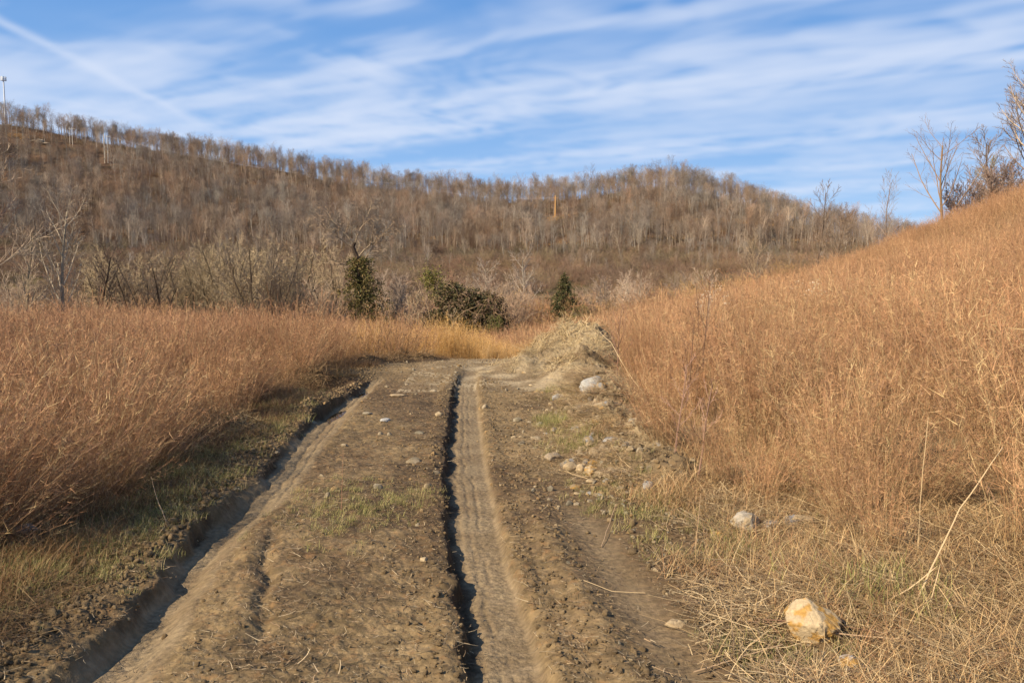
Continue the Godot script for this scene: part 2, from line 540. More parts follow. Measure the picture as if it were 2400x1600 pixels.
# ------------------------------------------------------------------ sky
func make_sky() -> PanoramaSkyMaterial:
	var w := 2560
	var h := 1280
	var nb := FastNoiseLite.new()
	nb.seed = 5
	nb.frequency = 1.0
	nb.fractal_octaves = 4
	nb.fractal_gain = 0.55
	var nf := FastNoiseLite.new()
	nf.seed = 9
	nf.frequency = 1.0
	nf.fractal_octaves = 2
	var data := PackedFloat32Array()
	data.resize(w * h * 3)
	var rows := h / 2 + 2
	var ca := cos(deg_to_rad(-58.0))
	var sa := sin(deg_to_rad(-58.0))
	var bands := [[2.15, 0.18, 0.10, 0.35], [2.80, 0.30, 0.13, 0.55], [3.92, 0.62, 0.34, 1.05], [5.55, 0.40, 0.30, 0.60], [6.95, 0.45, 0.28, 0.65], [8.6, 0.4, 0.3, 0.55], [10.8, 0.6, 0.4, 0.45], [14.0, 1.0, 0.6, 0.4]]
	var gy := [0.0, 0.06, 0.14, 0.31, 0.6, 1.0]
	var gc := [lin(0.50, 0.69, 0.93), lin(0.40, 0.615, 0.91), lin(0.265, 0.48, 0.83), lin(0.14, 0.33, 0.70), lin(0.075, 0.22, 0.56), lin(0.055, 0.17, 0.46)]
	var white := lin(0.70, 0.775, 0.93)
	for r in rows:
		var el := PI * 0.5 - (r + 0.5) / h * PI
		var y := sin(el)
		var ce := cos(el)
		var base: Color = gc[0]
		if y > 0.0:
			var k := 0
			while k < 4 and y > gy[k + 1]: k += 1
			base = gc[k].lerp(gc[k + 1], (y - gy[k]) / (gy[k + 1] - gy[k]))
		var e := maxf(y, 0.0) + 0.02
		var skip := 1 if el < 0.6 else 4
		var c := 0
		while c < w:
			var az := TAU * (c + 0.5) / w
			var px := ce * sin(az) / e
			var pf := ce * cos(az) / e
			var u := px * sa + pf * ca
			var v := px * ca - pf * sa
			var warp := nb.get_noise_2d(u * 0.35, v * 0.5)
			var vv := v + warp * 0.45
			var wisp := nb.get_noise_2d(u * 0.55 + 40.0, v * 2.4)
			var fine := nf.get_noise_2d(px * 3.2 + warp * 2.0, pf * 2.2)
			var dens := 0.0
			for b in bands:
				var q: float = vv - b[0]
				var s: float = b[1] if q < 0.0 else b[2]
				if absf(q) < 3.0 * s:
					dens += b[3] * exp(-q * q / (s * s))
			dens *= clampf(0.78 + wisp * 1.0 + fine * 0.6, 0.05, 1.7)
			var soft := nb.get_noise_2d(px * 0.42 + 11.0, pf * 0.3 + 3.0)
			var left := smoothstep(1.2, 3.2, u) * (1.0 - smoothstep(3.2, 4.4, vv)) 
			dens += clampf(0.22 + soft * 0.9 + wisp * 0.45 + fine * 0.15, 0.0, 1.0) * (0.68 + 0.6 * left)
			var cw := 0.03 + 0.012 * absf(pf - 3.0)
			var cq := px + 1.88 + nf.get_noise_2d(pf * 1.1, 5.0) * 0.02
			if absf(cq) < 0.3 and pf > 0.5:
				dens += 0.85 * exp(-cq * cq / (cw * cw)) * (1.0 - smoothstep(3.6, 6.0, pf)) * (0.85 + 0.5 * nf.get_noise_2d(px * 6.0, pf * 3.0))
			var alpha := 1.0 - exp(-1.15 * maxf(dens, 0.0))
			alpha *= 0.9
			var col := base.lerp(white, alpha)
			for s in skip:
				if c + s < w:
					var o := (r * w + c + s) * 3
					data[o] = col.r
					data[o + 1] = col.g
					data[o + 2] = col.b
			c += skip
	var ground := lin(0.16, 0.11, 0.07)
	for r in range(rows, h):
		for c in w:
			var o := (r * w + c) * 3
			data[o] = ground.r
			data[o + 1] = ground.g
			data[o + 2] = ground.b
	var im := Image.create_from_data(w, h, false, Image.FORMAT_RGBF, data.to_byte_array())
	var sky := PanoramaSkyMaterial.new()
	sky.panorama = ImageTexture.create_from_image(im)
	return sky

# ------------------------------------------------------------------ plants
func stem(a: Vector3, dir: Vector3, length: float, n: int, wob: float, up: float) -> PackedVector3Array:
	var pts := PackedVector3Array([a])
	var d := dir.normalized()
	for i in n:
		d = (d + rv() * wob + Vector3(0, up, 0)).normalized()
		a += d * (length / n)
		pts.append(a)
	return pts

# a limb and its side limbs. p: per level [segments, wobble, upward pull, children, first child at, angle, child length, child radius, sides]
func grow(low: Mesher, high: Mesher, p: Dictionary, a: Vector3, dir: Vector3, length: float, rad: float, level: int) -> void:
	var q: Array = p.levels[level]
	var pts := stem(a, dir, length, q[0], q[1], q[2])
	var last: bool = level == p.levels.size() - 1
	var tip := rad * (0.35 if not last else 0.3)
	var col: Color = p.c0.lerp(p.c1, clampf(float(level) / maxf(1.0, p.levels.size() - 1.0) + R(-0.15, 0.15), 0.0, 1.0))
	(low if level < p.get("trunk_levels", 1) else high).tube(pts, rad, tip, q[8], col, col)
	if last:
		return
	var turn := R(0, TAU)
	var n: int = maxi(1, roundi(q[3] * R(0.8, 1.2)))
	for k in n:
		var t := lerpf(q[4], 1.0, (k + R(0.2, 0.8)) / n)
		var f := t * (pts.size() - 1)
		var i := mini(int(f), pts.size() - 2)
		var at_ := pts[i].lerp(pts[i + 1], f - i)
		var ax := (pts[i + 1] - pts[i]).normalized()
		turn += 2.4 + R(-0.5, 0.5)
		var side := ax.cross(Vector3(0.3, 0.2, 0.9)).normalized()
		side = side.rotated(ax, turn)
		var ang: float = q[5] * R(0.7, 1.3)
		var dd := ax * cos(ang) + side * sin(ang)
		var shape: float = lerpf(1.0, 0.45, (t - q[4]) / maxf(0.01, 1.0 - q[4]))
		if p.has("dome") and level == 0:
			shape = 0.5 + 0.6 * sin(PI * clampf((t - q[4]) / (1.0 - q[4]) * 0.85 + 0.1, 0.0, 1.0))
		grow(low, high, p, at_, dd, length * q[6] * shape * R(0.75, 1.2), maxf(p.min_r, lerpf(rad, tip, t) * q[7]), level + 1)

func hill_tree(i: int) -> ArrayMesh:
	var m := Mesher.new()
	var grey := i % 3 != 0
	var p := {"c0": lin(0.37, 0.305, 0.225) if grey else lin(0.22, 0.16, 0.11), "c1": lin(0.245, 0.19, 0.14) if grey else lin(0.245, 0.165, 0.112), "min_r": 0.022, "dome": true, "levels": [
		[7, R(0.04, 0.09), 0.02, R(13, 20), R(0.28, 0.62), R(0.5, 0.95), R(0.2, 0.36), 0.48, 5],
		[3, 0.14, 0.10, 6.0, 0.25, 0.7, 0.5, 0.5, 3],
		[2, 0.2, 0.08, 4.0, 0.2, 0.65, 0.6, 0.6, 3],
		[2, 0.25, 0.05, 0, 0, 0, 0, 0, 3]]}
	grow(m, m, p, Vector3(0, -0.5, 0), Vector3(R(-0.05, 0.05), 1, R(-0.05, 0.05)), R(14.5, 17.5), R(0.15, 0.21), 0)
	return m.mesh(M.twig)

func brush(i: int) -> ArrayMesh:       # a thicket of thin stems, four metres across, for the hill and the valley floor
	var m := Mesher.new()
	var p := {"c0": lin(0.22, 0.16, 0.11), "c1": [lin(0.20, 0.125, 0.085), lin(0.19, 0.145, 0.105), lin(0.21, 0.165, 0.09)][i % 3], "min_r": 0.012, "levels": [
		[3, 0.2, 0.0, 8.0, 0.2, 0.8, 0.42, 0.55, 3],
		[2, 0.25, 0.0, 5.0, 0.2, 0.75, 0.55, 0.7, 3],
		[2, 0.25, 0.0, 0, 0, 0, 0, 0, 3]]}
	for k in 16:
		var a := R(0, TAU)
		var r := R(0, 1.6)
		grow(m, m, p, Vector3(cos(a) * r, -0.2, sin(a) * r), Vector3(cos(a) * R(0.1, 1.0) + R(-0.4, 0.4), 1, sin(a) * R(0.1, 1.0) + R(-0.4, 0.4)), R(1.8, 4.0), R(0.016, 0.03), 0)
	return m.mesh(M.twig)

func shrub_meshes(c0: Color, c1: Color, stems: int, lean: float, height: float, dense: float) -> Array:
	var lo := Mesher.new()
	var hi := Mesher.new()
	var p := {"c0": c0, "c1": c1, "min_r": 0.0115, "levels": [
		[6, 0.16, 0.10, 10.0 * dense, 0.22, 0.62, 0.42, 0.5, 5],
		[4, 0.2, 0.08, 8.0 * dense, 0.15, 0.6, 0.48, 0.55, 3],
		[3, 0.2, 0.06, 5.0 * dense, 0.15, 0.6, 0.5, 0.6, 3],
		[2, 0.25, 0.04, 0, 0, 0, 0, 0, 3]]}
	for k in stems:
		var a := TAU * k / stems + R(-0.4, 0.4)
		var l := lean * R(0.4, 1.3)
		grow(lo, hi, p, Vector3(cos(a) * 0.18, -0.15, sin(a) * 0.18), Vector3(cos(a) * l, 1, sin(a) * l), height * R(0.65, 1.0), height * R(0.009, 0.014), 0)
	return [lo.mesh(M.bark), hi.mesh(M.twig)]

func tree_meshes(c0: Color, c1: Color, height: float, rad: float, first: float, ang: float, reach: float, dense: float, lean := Vector3.ZERO, up := 0.08, min_r := 0.0115) -> Array:
	var lo := Mesher.new()
	var hi := Mesher.new()
	var p := {"c0": c0, "c1": c1, "min_r": min_r, "levels": [
		[9, 0.07, 0.03, 17.0 * dense, first, ang, reach, 0.5, 7],
		[5, 0.13, up, 10.0 * dense, 0.2, 0.6, 0.42, 0.5, 4],
		[3, 0.18, up * 0.7, 6.0 * dense, 0.2, 0.55, 0.5, 0.6, 3],
		[2, 0.22, 0.05, 0, 0, 0, 0, 0, 3]]}
	grow(lo, hi, p, Vector3(0, -0.2, 0), Vector3(0, 1, 0) + lean, height, rad, 0)
	return [lo.mesh(M.bark), hi.mesh(M.twig)]

func plant(called: String, label: String, category: String, meshes: Array, x: float, d: float, turn := 0.0, size := 1.0, group := "", names := ["trunk", "crown"]) -> Node3D:
	var o := thing(called, label, category, at(x, d), turn, group)
	o.scale = Vector3.ONE * size
	part(names[0], meshes[0], o)
	part(names[1], meshes[1], o)
	return o

func sedge(stems: int, height: float, hues: Array, spread: float, rad := 0.16, thick := 1.0, leaves := 15) -> ArrayMesh:
	var m := Mesher.new()
	for s in stems:
		var a := R(0, TAU)
		var r := sqrt(R(0, 1)) * rad
		var p0 := Vector3(cos(a) * r, -0.03, sin(a) * r)
		var b := a + R(-0.9, 0.9)
		var lean := spread * R(0.1, 1.0) * (0.3 + r / rad * 0.8)
		var dir := Vector3(cos(b) * lean, 1, sin(b) * lean)
		var l := height * R(0.55, 1.12)
		var d := dir.normalized()
		var droop := Vector3(cos(b), -0.35, sin(b)) * R(-0.02, 0.12)
		var pts := PackedVector3Array([p0])
		var pos := p0
		for i in 5:
			pos += d * (l / 5.0)
			pts.append(pos)
			d = (d + droop + rv() * 0.07).normalized()
		var side := Vector3(cos(a + R(0, 6)), 0.1, sin(a + R(0, 6))).normalized()
		var hue: Color = hues[rng.randi() % hues.size()]
		hue = hue * R(0.75, 1.2)
		var basec := hue.lerp(lin(0.30, 0.19, 0.09), 0.5)
		m.ribbon(pts, 0.0026 * thick, 0.0011 * thick, side, basec, hue)
		for k in leaves:
			var f := R(0.3, 1.0) * 4.99
			var i := int(f)
			var q := pts[i].lerp(pts[i + 1], f - i)
			var ax := (pts[i + 1] - pts[i]).normalized()
			var out := (ax * R(0.2, 1.2) + rv() * 0.95).normalized() * R(0.03, 0.11)
			var ws := out.cross(rv()).normalized() * 0.0015 * thick
			m.tri(q - ws, q + ws, q + out, hue * R(0.85, 1.2))
	return m.mesh(M.grass)

func tuft(blades: int, height: float, hues: Array, spread: float, rad: float, width: float) -> ArrayMesh:
	var m := Mesher.new()
	for s in blades:
		var a := R(0, TAU)
		var r := sqrt(R(0, 1)) * rad
		var b := R(0, TAU)
		var lean := spread * R(0.2, 1.2)
		var d := Vector3(cos(b) * lean, 1, sin(b) * lean).normalized()
		var l := height * R(0.4, 1.1)
		var pts := PackedVector3Array()
		var pos := Vector3(cos(a) * r, -0.01, sin(a) * r)
		pts.append(pos)
		for i in 3:
			pos += d * (l / 3.0)
			pts.append(pos)
			d = (d + Vector3(cos(b), -0.5, sin(b)) * R(0.05, 0.4) * spread + rv() * 0.08).normalized()
		var hue: Color = hues[rng.randi() % hues.size()]
		m.ribbon(pts, width, width * 0.2, Vector3(-sin(b), 0, cos(b)), hue * R(0.8, 1.1), hue * R(0.8, 1.2))
	return m.mesh(M.grass)

func litter(n: int, rad: float, lo: float, hi: float, hues: Array, width: float, lift: float) -> ArrayMesh:
	var m := Mesher.new()
	for s in n:
		var a := R(0, TAU)
		var r := sqrt(R(0, 1)) * rad
		var b := R(0, TAU)
		var l := lerpf(lo, hi, pow(R(0, 1), 1.8))
		var d := Vector3(cos(b), R(-0.05, 0.3) * lift, sin(b)).normalized()
		var pos := Vector3(cos(a) * r, R(0.002, 0.03 * lift + 0.003), sin(a) * r)
		var pts := PackedVector3Array([pos])
		for i in 3:
			pos += d * (l / 3.0)
			pts.append(pos)
			d = (d + rv() * 0.34 * Vector3(1, 0.3, 1)).normalized()
		var hue: Color = hues[rng.randi() % hues.size()] * R(0.7, 1.15)
		m.ribbon(pts, width, width * 0.5, (Vector3(-sin(b), R(-0.6, 0.6), cos(b))).normalized(), hue, hue)
	return m.mesh(M.grass)

func left_edge(d: float) -> float:
	return tab([[2.0, -2.6], [4.5, -2.75], [6.5, -2.95], [12.0, -3.05], [13.7, -2.5], [15.0, -1.6], [16.2, -0.6], [16.8, 1.2]], d) + n_mid.get_noise_2d(d * 1.6, 400.0) * 0.35

func right_edge(d: float) -> float:
	return tab([[2.5, 2.5], [3.9, 2.0], [4.6, 1.9], [5.1, 1.6], [5.6, 1.3], [6.2, 1.2], [7.85, 1.32], [9.5, 1.5], [11.5, 1.6], [13.0, 1.85], [15.8, 1.85], [17.0, 0.5]], d) + n_mid.get_noise_2d(d * 1.6, 500.0) * 0.2

func grassland() -> void:
	var hues := [lin(0.42, 0.222, 0.11), lin(0.36, 0.176, 0.086), lin(0.47, 0.275, 0.14), lin(0.39, 0.19, 0.10), lin(0.29, 0.155, 0.09)]
	var clumps := []
	for i in 10:
		clumps.append(sedge(112, 0.98, hues + [lin(0.50, 0.33, 0.165), lin(0.31, 0.15, 0.075)], R(0.25, 0.75)))
	var regions := [[[], []], [[], []], [[], []], [[], []], [[], []]]        # left field, right bank, far end; then both fields again farther off
	var zones := [[2.6, 13.0, 9.5], [13.0, 28.0, 6.0], [28.0, 56.0, 3.2]]
	var mid_clumps := []
	for i in 6:
		mid_clumps.append(sedge(60, 0.98, hues, R(0.25, 0.7), 0.24, 1.9, 7))
	for z in zones:
		var x1: float = 0.66 * z[1] + 2.0
		var n := int((z[1] - z[0]) * 2.0 * (x1 + 4.0) * z[2])
		for i in n:
			var d := R(z[0], z[1])
			var x := R(-x1 - 4.0, x1 + 2.0)
			if x < -0.66 * d - 3.5 or x > 0.66 * d + 1.5:
				continue
			var le := left_edge(d)
			var re := right_edge(d)
			if x > le and x < re:
				continue
			if x > -3.7 and x < 0.3 and d > 15.6 and d < 19.6: continue
			var edge := minf(absf(x - le), absf(x - re)) if d < 16.5 else 1.0
			var thin := n_mid.get_noise_2d(x * 0.9 + 50.0, d * 0.9)
			var gap := n_mid.get_noise_2d(x * 2.4 + 900.0, d * 2.4)
			if (thin < -0.3 or gap < -0.3) and d < 24.0:
				continue
			var s := R(0.78, 1.15) * (0.7 + 0.3 * smoothstep(0.0, 0.8, edge)) * (1.0 + thin * 0.28 + gap * 0.34)
			if x > 0.0 and d < 6.5:
				s *= lerpf(0.72, 1.0, smoothstep(2.0, 3.6, x + (d - 4.0) * 0.5))
			var b := Basis(Vector3.UP, R(0, TAU))
			b = Basis(Vector3(R(-1, 1), 0, R(-1, 1)).normalized(), R(0, 0.36)) * b
			if x < 0.0 and edge < 0.8 and d < 12.0:
				b = Basis(Vector3(0, 0, -1), R(0.0, 0.42)) * b      # leaning out over the verge
			var t := n_mid.get_noise_2d(x * 0.35, d * 0.35)
			var warm := Color(1.0 + 0.16 * t, 1.0 + 0.24 * t, 1.02 + 0.26 * t) * R(0.72, 1.2) * (1.0 + 0.3 * gap)
			if x < 0.0:
				warm = Color(warm.r * 0.97, warm.g * 1.04, warm.b * 1.03)
			else:
				warm = Color(warm.r * 1.0, warm.g * 1.1, warm.b * 1.08)
			var k := 2 if d > 17.0 and x > -6.0 and x < 5.0 else (0 if x < 0.0 else 1)
			if d > 13.0 and k < 2: k += 3
			if d > 28.0: s *= 1.05
			regions[k][0].append(Transform3D(b.scaled(Vector3(s, s * R(0.9, 1.1), s)), at(x, d)))
			regions[k][1].append(warm)
	var f := scatter("tall_dry_grass", "tall reddish brown dry grass filling the field left of the track", "grass", clumps, regions[0][0], regions[0][1], "grass_clumps")
	for k in 6: copies("grass_clumps", mid_clumps[k], every(regions[3][0], k, 6), every(regions[3][1], k, 6), f)
	f = scatter("tall_dry_grass", "tall orange tan dry grass covering the bank that rises right of the track", "grass", clumps, regions[1][0], regions[1][1], "grass_clumps")
	for k in 6: copies("grass_clumps", mid_clumps[k], every(regions[4][0], k, 6), every(regions[4][1], k, 6), f)
	scatter("tall_dry_grass", "tall dry grass closing the far end of the track below the thicket", "grass", mid_clumps, regions[2][0], regions[2][1], "grass_clumps")
	# golden stand at the end of the track
	var gold := []
	for i in 4:
		gold.append(sedge(90, 0.95, [lin(0.62, 0.38, 0.13), lin(0.56, 0.33, 0.11), lin(0.66, 0.44, 0.2)], 0.18))
	var w := []
	var t := []
	for i in 150:
		var x := R(-3.4, -0.1)
		var d := R(16.4, 19.0)
		w.append(Transform3D(Basis(Vector3.UP, R(0, TAU)).scaled(Vector3.ONE * R(0.55, 1.1) * lerpf(1.0, 0.6, smoothstep(-1.2, 0.0, x))), at(x, d)))
		t.append(Color.WHITE * R(0.8, 1.15))
	for i in 60:
		var x := R(-0.6, 1.2)
		var d := R(15.9, 17.2)
		w.append(Transform3D(Basis(Vector3.UP, R(0, TAU)).scaled(Vector3.ONE * R(0.25, 0.5)), at(x, d)))
		t.append(Color(1.0, 1.05, 1.2) * R(0.8, 1.1))
	scatter("golden_grass", "bright golden upright grass standing across the end of the track", "grass", gold, w, t, "grass_clumps")
	# pale straw under and beside the tall grass
	var straw_h := [lin(0.58, 0.42, 0.22), lin(0.50, 0.34, 0.165), lin(0.38, 0.255, 0.13), lin(0.64, 0.49, 0.28)]
	var straw := []
	for i in 5:
		straw.append(tuft(46, 0.24, straw_h + [lin(0.42, 0.25, 0.13), lin(0.36, 0.2, 0.1)], 1.7, 0.18, 0.0034))
	w = []
	t = []
	for i in 6500:
		var d := 2.6 + 13.0 * pow(R(0, 1), 1.5)
		var right := rng.randf() < 0.62
		var x := 0.0
		if right:
			x = right_edge(d) + R(-0.55, 1.5) + (R(-0.9, 0.2) if d < 5.0 else 0.0)
		else:
			x = left_edge(d) + R(-1.5, 0.35)
		if absf(x) > 0.68 * d + 0.8 or Vector2(x - 1.29, (d - 3.18) * 0.7).length() < 0.17:
			continue
		if right and d > 5.6 and d < 14.0 and absf(x - tab([[5.0, 1.1], [7.0, 0.98], [10.0, 1.05], [14.0, 1.2]], d)) < 0.36 and n_mid.get_noise_2d(x * 4.0, d * 4.0) < 0.16: continue
		if right and x < tab([[2.6, 1.05], [4.0, 1.0], [5.5, 0.95], [7.0, 0.95], [14.0, 1.1]], d) + n_mid.get_noise_2d(x * 3.0, d * 3.0) * 0.4:
			continue
		w.append(Transform3D(Basis(Vector3.UP, R(0, TAU)).scaled(Vector3.ONE * R(0.4, 1.15)), at(x, d)))
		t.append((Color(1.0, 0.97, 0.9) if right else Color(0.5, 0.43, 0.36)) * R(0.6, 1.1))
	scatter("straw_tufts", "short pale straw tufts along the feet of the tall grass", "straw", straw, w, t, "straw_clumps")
	# matted lying straw at the bottom right and on the stony verge
	var mats := []
	for i in 6:
		mats.append(litter(110, 0.26, 0.025, 0.36, straw_h + [lin(0.24, 0.15, 0.085), lin(0.3, 0.22, 0.12)], 0.0042, 1.0))
	w = []
	t = []
	for i in 2600:
		var d := 2.7 + 11.5 * pow(R(0, 1), 1.7)
		var e := right_edge(d)
		var x := R(0.75, e + 0.7)
		if d < 5.5:
			x = R(0.95, 0.66 * d + 0.3)
			if x < 1.75 and n_mid.get_noise_2d(x * 2.0, d * 2.0) < (0.16 if x < 1.3 else -0.05): continue
		elif n_mid.get_noise_2d(x * 2.0, d * 2.0) < 0.08:
			continue
		if Vector2(x - 1.29, (d - 3.15) * 0.7).length() < 0.3: continue
		w.append(Transform3D(Basis(Vector3.UP, R(0, TAU)).scaled(Vector3(1, 1, 1) * R(0.4, 1.0)), at(x, d)))
		t.append(Color.WHITE * R(0.6, 1.05))
	for i in 900:
		var d := R(6.0, 14.5)
		w.append(Transform3D(Basis(Vector3.UP, R(0, TAU)).scaled(Vector3.ONE * R(0.25, 0.55)), at(0.85 + rng.randfn() * 0.3, d)))
		t.append(Color.WHITE * R(0.55, 1.0))
	for i in 500:
		var d := 3.0 + 9.0 * pow(R(0, 1), 1.4)
		var x := minf(left_edge(d) + R(-0.4, 0.6), tab(LW, d) - 0.34)
		w.append(Transform3D(Basis(Vector3.UP, R(0, TAU)).scaled(Vector3.ONE * R(0.3, 0.8)), at(x, d)))
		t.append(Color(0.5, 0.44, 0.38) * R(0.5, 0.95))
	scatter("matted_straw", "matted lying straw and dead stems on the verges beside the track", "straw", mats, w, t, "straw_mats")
	# chopped bits on the track itself
	var bits := []
	for i in 5:
		bits.append(litter(6, 0.07, 0.012, 0.06, [lin(0.46, 0.33, 0.18), lin(0.36, 0.24, 0.13), lin(0.55, 0.42, 0.25), lin(0.24, 0.15, 0.08)], 0.0032, 0.3))
	w = []
	t = []
	for i in 9000:
		var d := 2.6 + 12.5 * pow(R(0, 1), 1.5)
		var x := R(-2.9, 1.1)
		patch_h(x, d)
		if (last_smooth > 0.3 or last_damp_shade > 0.25) and rng.randf() < 0.93:
			continue
		w.append(Transform3D(Basis(Vector3.UP, R(0, TAU)).scaled(Vector3.ONE * R(0.5, 1.1) * (1.0 if rng.randf() > 0.06 else 1.8)), at(x, d, 0.003)))
		t.append(Color.WHITE * R(0.45, 0.95))
	scatter("straw_litter", "chopped bits of straw and stems strewn over the rough soil of the track", "straw", bits, w, t, "straw_bits")
	# green grass
	var greens := [lin(0.18, 0.185, 0.05), lin(0.26, 0.245, 0.08), lin(0.37, 0.31, 0.12), lin(0.13, 0.14, 0.042), lin(0.42, 0.33, 0.16)]
	var green := []
	for i in 4:
		green.append(tuft(34, 0.11, greens, 0.8, 0.09, 0.0036))
	w = []
	t = []
	var spots := [[-2.5, 5.0, 0.4, 0.9, 420, 0.8], [-2.6, 6.3, 0.35, 0.8, 260, 0.9], [-2.4, 4.0, 0.3, 0.5, 240, 0.7], [-2.55, 7.8, 0.3, 0.9, 160, 0.8], [-2.75, 9.2, 0.3, 1.2, 110, 0.9], [-1.1, 5.25, 0.36, 0.55, 170, 0.5], [-0.75, 5.5, 0.2, 0.35, 60, 0.55], [0.75, 5.7, 0.35, 0.6, 80, 0.6],
		[1.0, 5.0, 0.4, 0.6, 90, 0.75], [0.48, 8.4, 0.18, 0.6, 110, 0.9], [0.62, 7.2, 0.2, 0.4, 80, 0.9], [0.66, 10.6, 0.22, 0.8, 90, 0.8], [1.75, 3.6, 0.25, 0.3, 45, 1.5], [1.35, 4.4, 0.4, 0.35, 60, 0.9], [0.5, 14.6, 0.4, 0.8, 90, 0.7], [-2.9, 11.8, 0.4, 0.8, 70, 0.9], [1.2, 3.2, 0.4, 0.3, 40, 0.8]]
	for s in spots:
		for i in int(s[4]):
			var x: float = s[0] + rng.randfn() * s[2] * 0.6
			var d: float = s[1] + rng.randfn() * s[3] * 0.6
			patch_h(x, d)
			if last_smooth > 0.4: continue
			w.append(Transform3D(Basis(Vector3.UP, R(0, TAU)).scaled(Vector3.ONE * R(0.4, 1.2) * float(s[5])), at(x, d)))
			t.append(Color.WHITE * R(0.75, 1.25))
	scatter("green_grass", "low green grass growing in patches along the verges and the track's middle", "grass", green, w, t, "green_tufts")

# ------------------------------------------------------------------ stones and soil
func lump(rad: Vector3, sd: int, facet: float, sub: int, colour: Callable, mat: Material) -> ArrayMesh:
	# a subdivided octahedron pushed about by noise and flattened on a few planes
	var pts := PackedVector3Array([Vector3.UP, Vector3.DOWN, Vector3.LEFT, Vector3.RIGHT, Vector3.FORWARD, Vector3.BACK])
	var fs := [[0, 3, 5], [0, 4, 3], [0, 2, 4], [0, 5, 2], [1, 5, 3], [1, 3, 4], [1, 4, 2], [1, 2, 5]]
	for s in sub:
		var mid := {}
		var nf := []
		for f in fs:
			var m := []
			for e in 3:
				var a: int = mini(f[e], f[(e + 1) % 3])
				var b: int = maxi(f[e], f[(e + 1) % 3])
				var key := a * 100000 + b
				if not mid.has(key):
					mid[key] = pts.size()
					pts.append((pts[a] + pts[b]).normalized())
				m.append(mid[key])
			nf.append_array([[f[0], m[0], m[2]], [m[0], f[1], m[1]], [m[2], m[1], f[2]], [m[0], m[1], m[2]]])
		fs = nf
	var n := FastNoiseLite.new()
	n.seed = sd
	n.frequency = 0.9
	n.fractal_octaves = 4
	var r2 := RandomNumberGenerator.new()
	r2.seed = sd * 7 + 1
	var planes := []
	for k in 9:
		planes.append([Vector3(r2.randf_range(-1, 1), r2.randf_range(-1, 1), r2.randf_range(-1, 1)).normalized(), r2.randf_range(0.62, 0.9)])
	var v := PackedVector3Array()
	var c := PackedColorArray()
	var nn := PackedVector3Array()
	for p in pts:
		var q := p * (1.0 + n.get_noise_3dv(p * 1.3) * 0.35)
		for pl in planes:
			var over: float = q.dot(pl[0]) - pl[1]
			if over > 0.0:
				q -= pl[0] * over * facet
		q *= 1.0 + n.get_noise_3dv(p * 6.0) * 0.04
		c.append(colour.call(q, n))
		v.append(q * rad)
	nn.resize(v.size())
	var ix := PackedInt32Array()
	for f in fs:
		var a: int = f[0]
		var b: int = f[1]
		var d: int = f[2]
		var fn := (v[b] - v[a]).cross(v[d] - v[a])
		if fn.dot(v[a] + v[b] + v[d]) > 0.0:
			ix.append_array([a, d, b])
		else:
			ix.append_array([a, b, d])
			fn = -fn
		nn[a] += fn
		nn[b] += fn
		nn[d] += fn
	for i in nn.size():
		nn[i] = nn[i].normalized()
	var arr := []
	arr.resize(Mesh.ARRAY_MAX)
	arr[Mesh.ARRAY_VERTEX] = v
	arr[Mesh.ARRAY_NORMAL] = nn
	arr[Mesh.ARRAY_COLOR] = c
	arr[Mesh.ARRAY_INDEX] = ix
	var m := ArrayMesh.new()
	m.add_surface_from_arrays(Mesh.PRIMITIVE_TRIANGLES, arr)
	m.surface_set_material(0, mat)
	return m

func two_tone(a: Color, b: Color, freq: float, level := 0.0) -> Callable:
	return func(q: Vector3, n: FastNoiseLite) -> Color:
		return a.lerp(b, smoothstep(-0.1, 0.1, n.get_noise_3dv(q * freq + Vector3(3, 5, 7)) + level)) * (1.0 + 0.25 * n.get_noise_3dv(q * 9.0))

func stone(called: String, label: String, cat: String, x: float, d: float, rad: Vector3, turn: float, sd: int, colour: Callable, sink := 0.35, group := "") -> void:
	var o := MeshInstance3D.new()
	o.name = numbered(called)
	o.mesh = lump(rad, sd, 0.9, 4 if rad.x > 0.1 else 3, colour, M.rock)
	add_child(o, true)
	o.position = at(x, d, rad.y * (0.75 - sink))
	o.rotation = Vector3(R(-0.1, 0.1), turn, R(-0.1, 0.1))
	tag(o, label, cat, group)

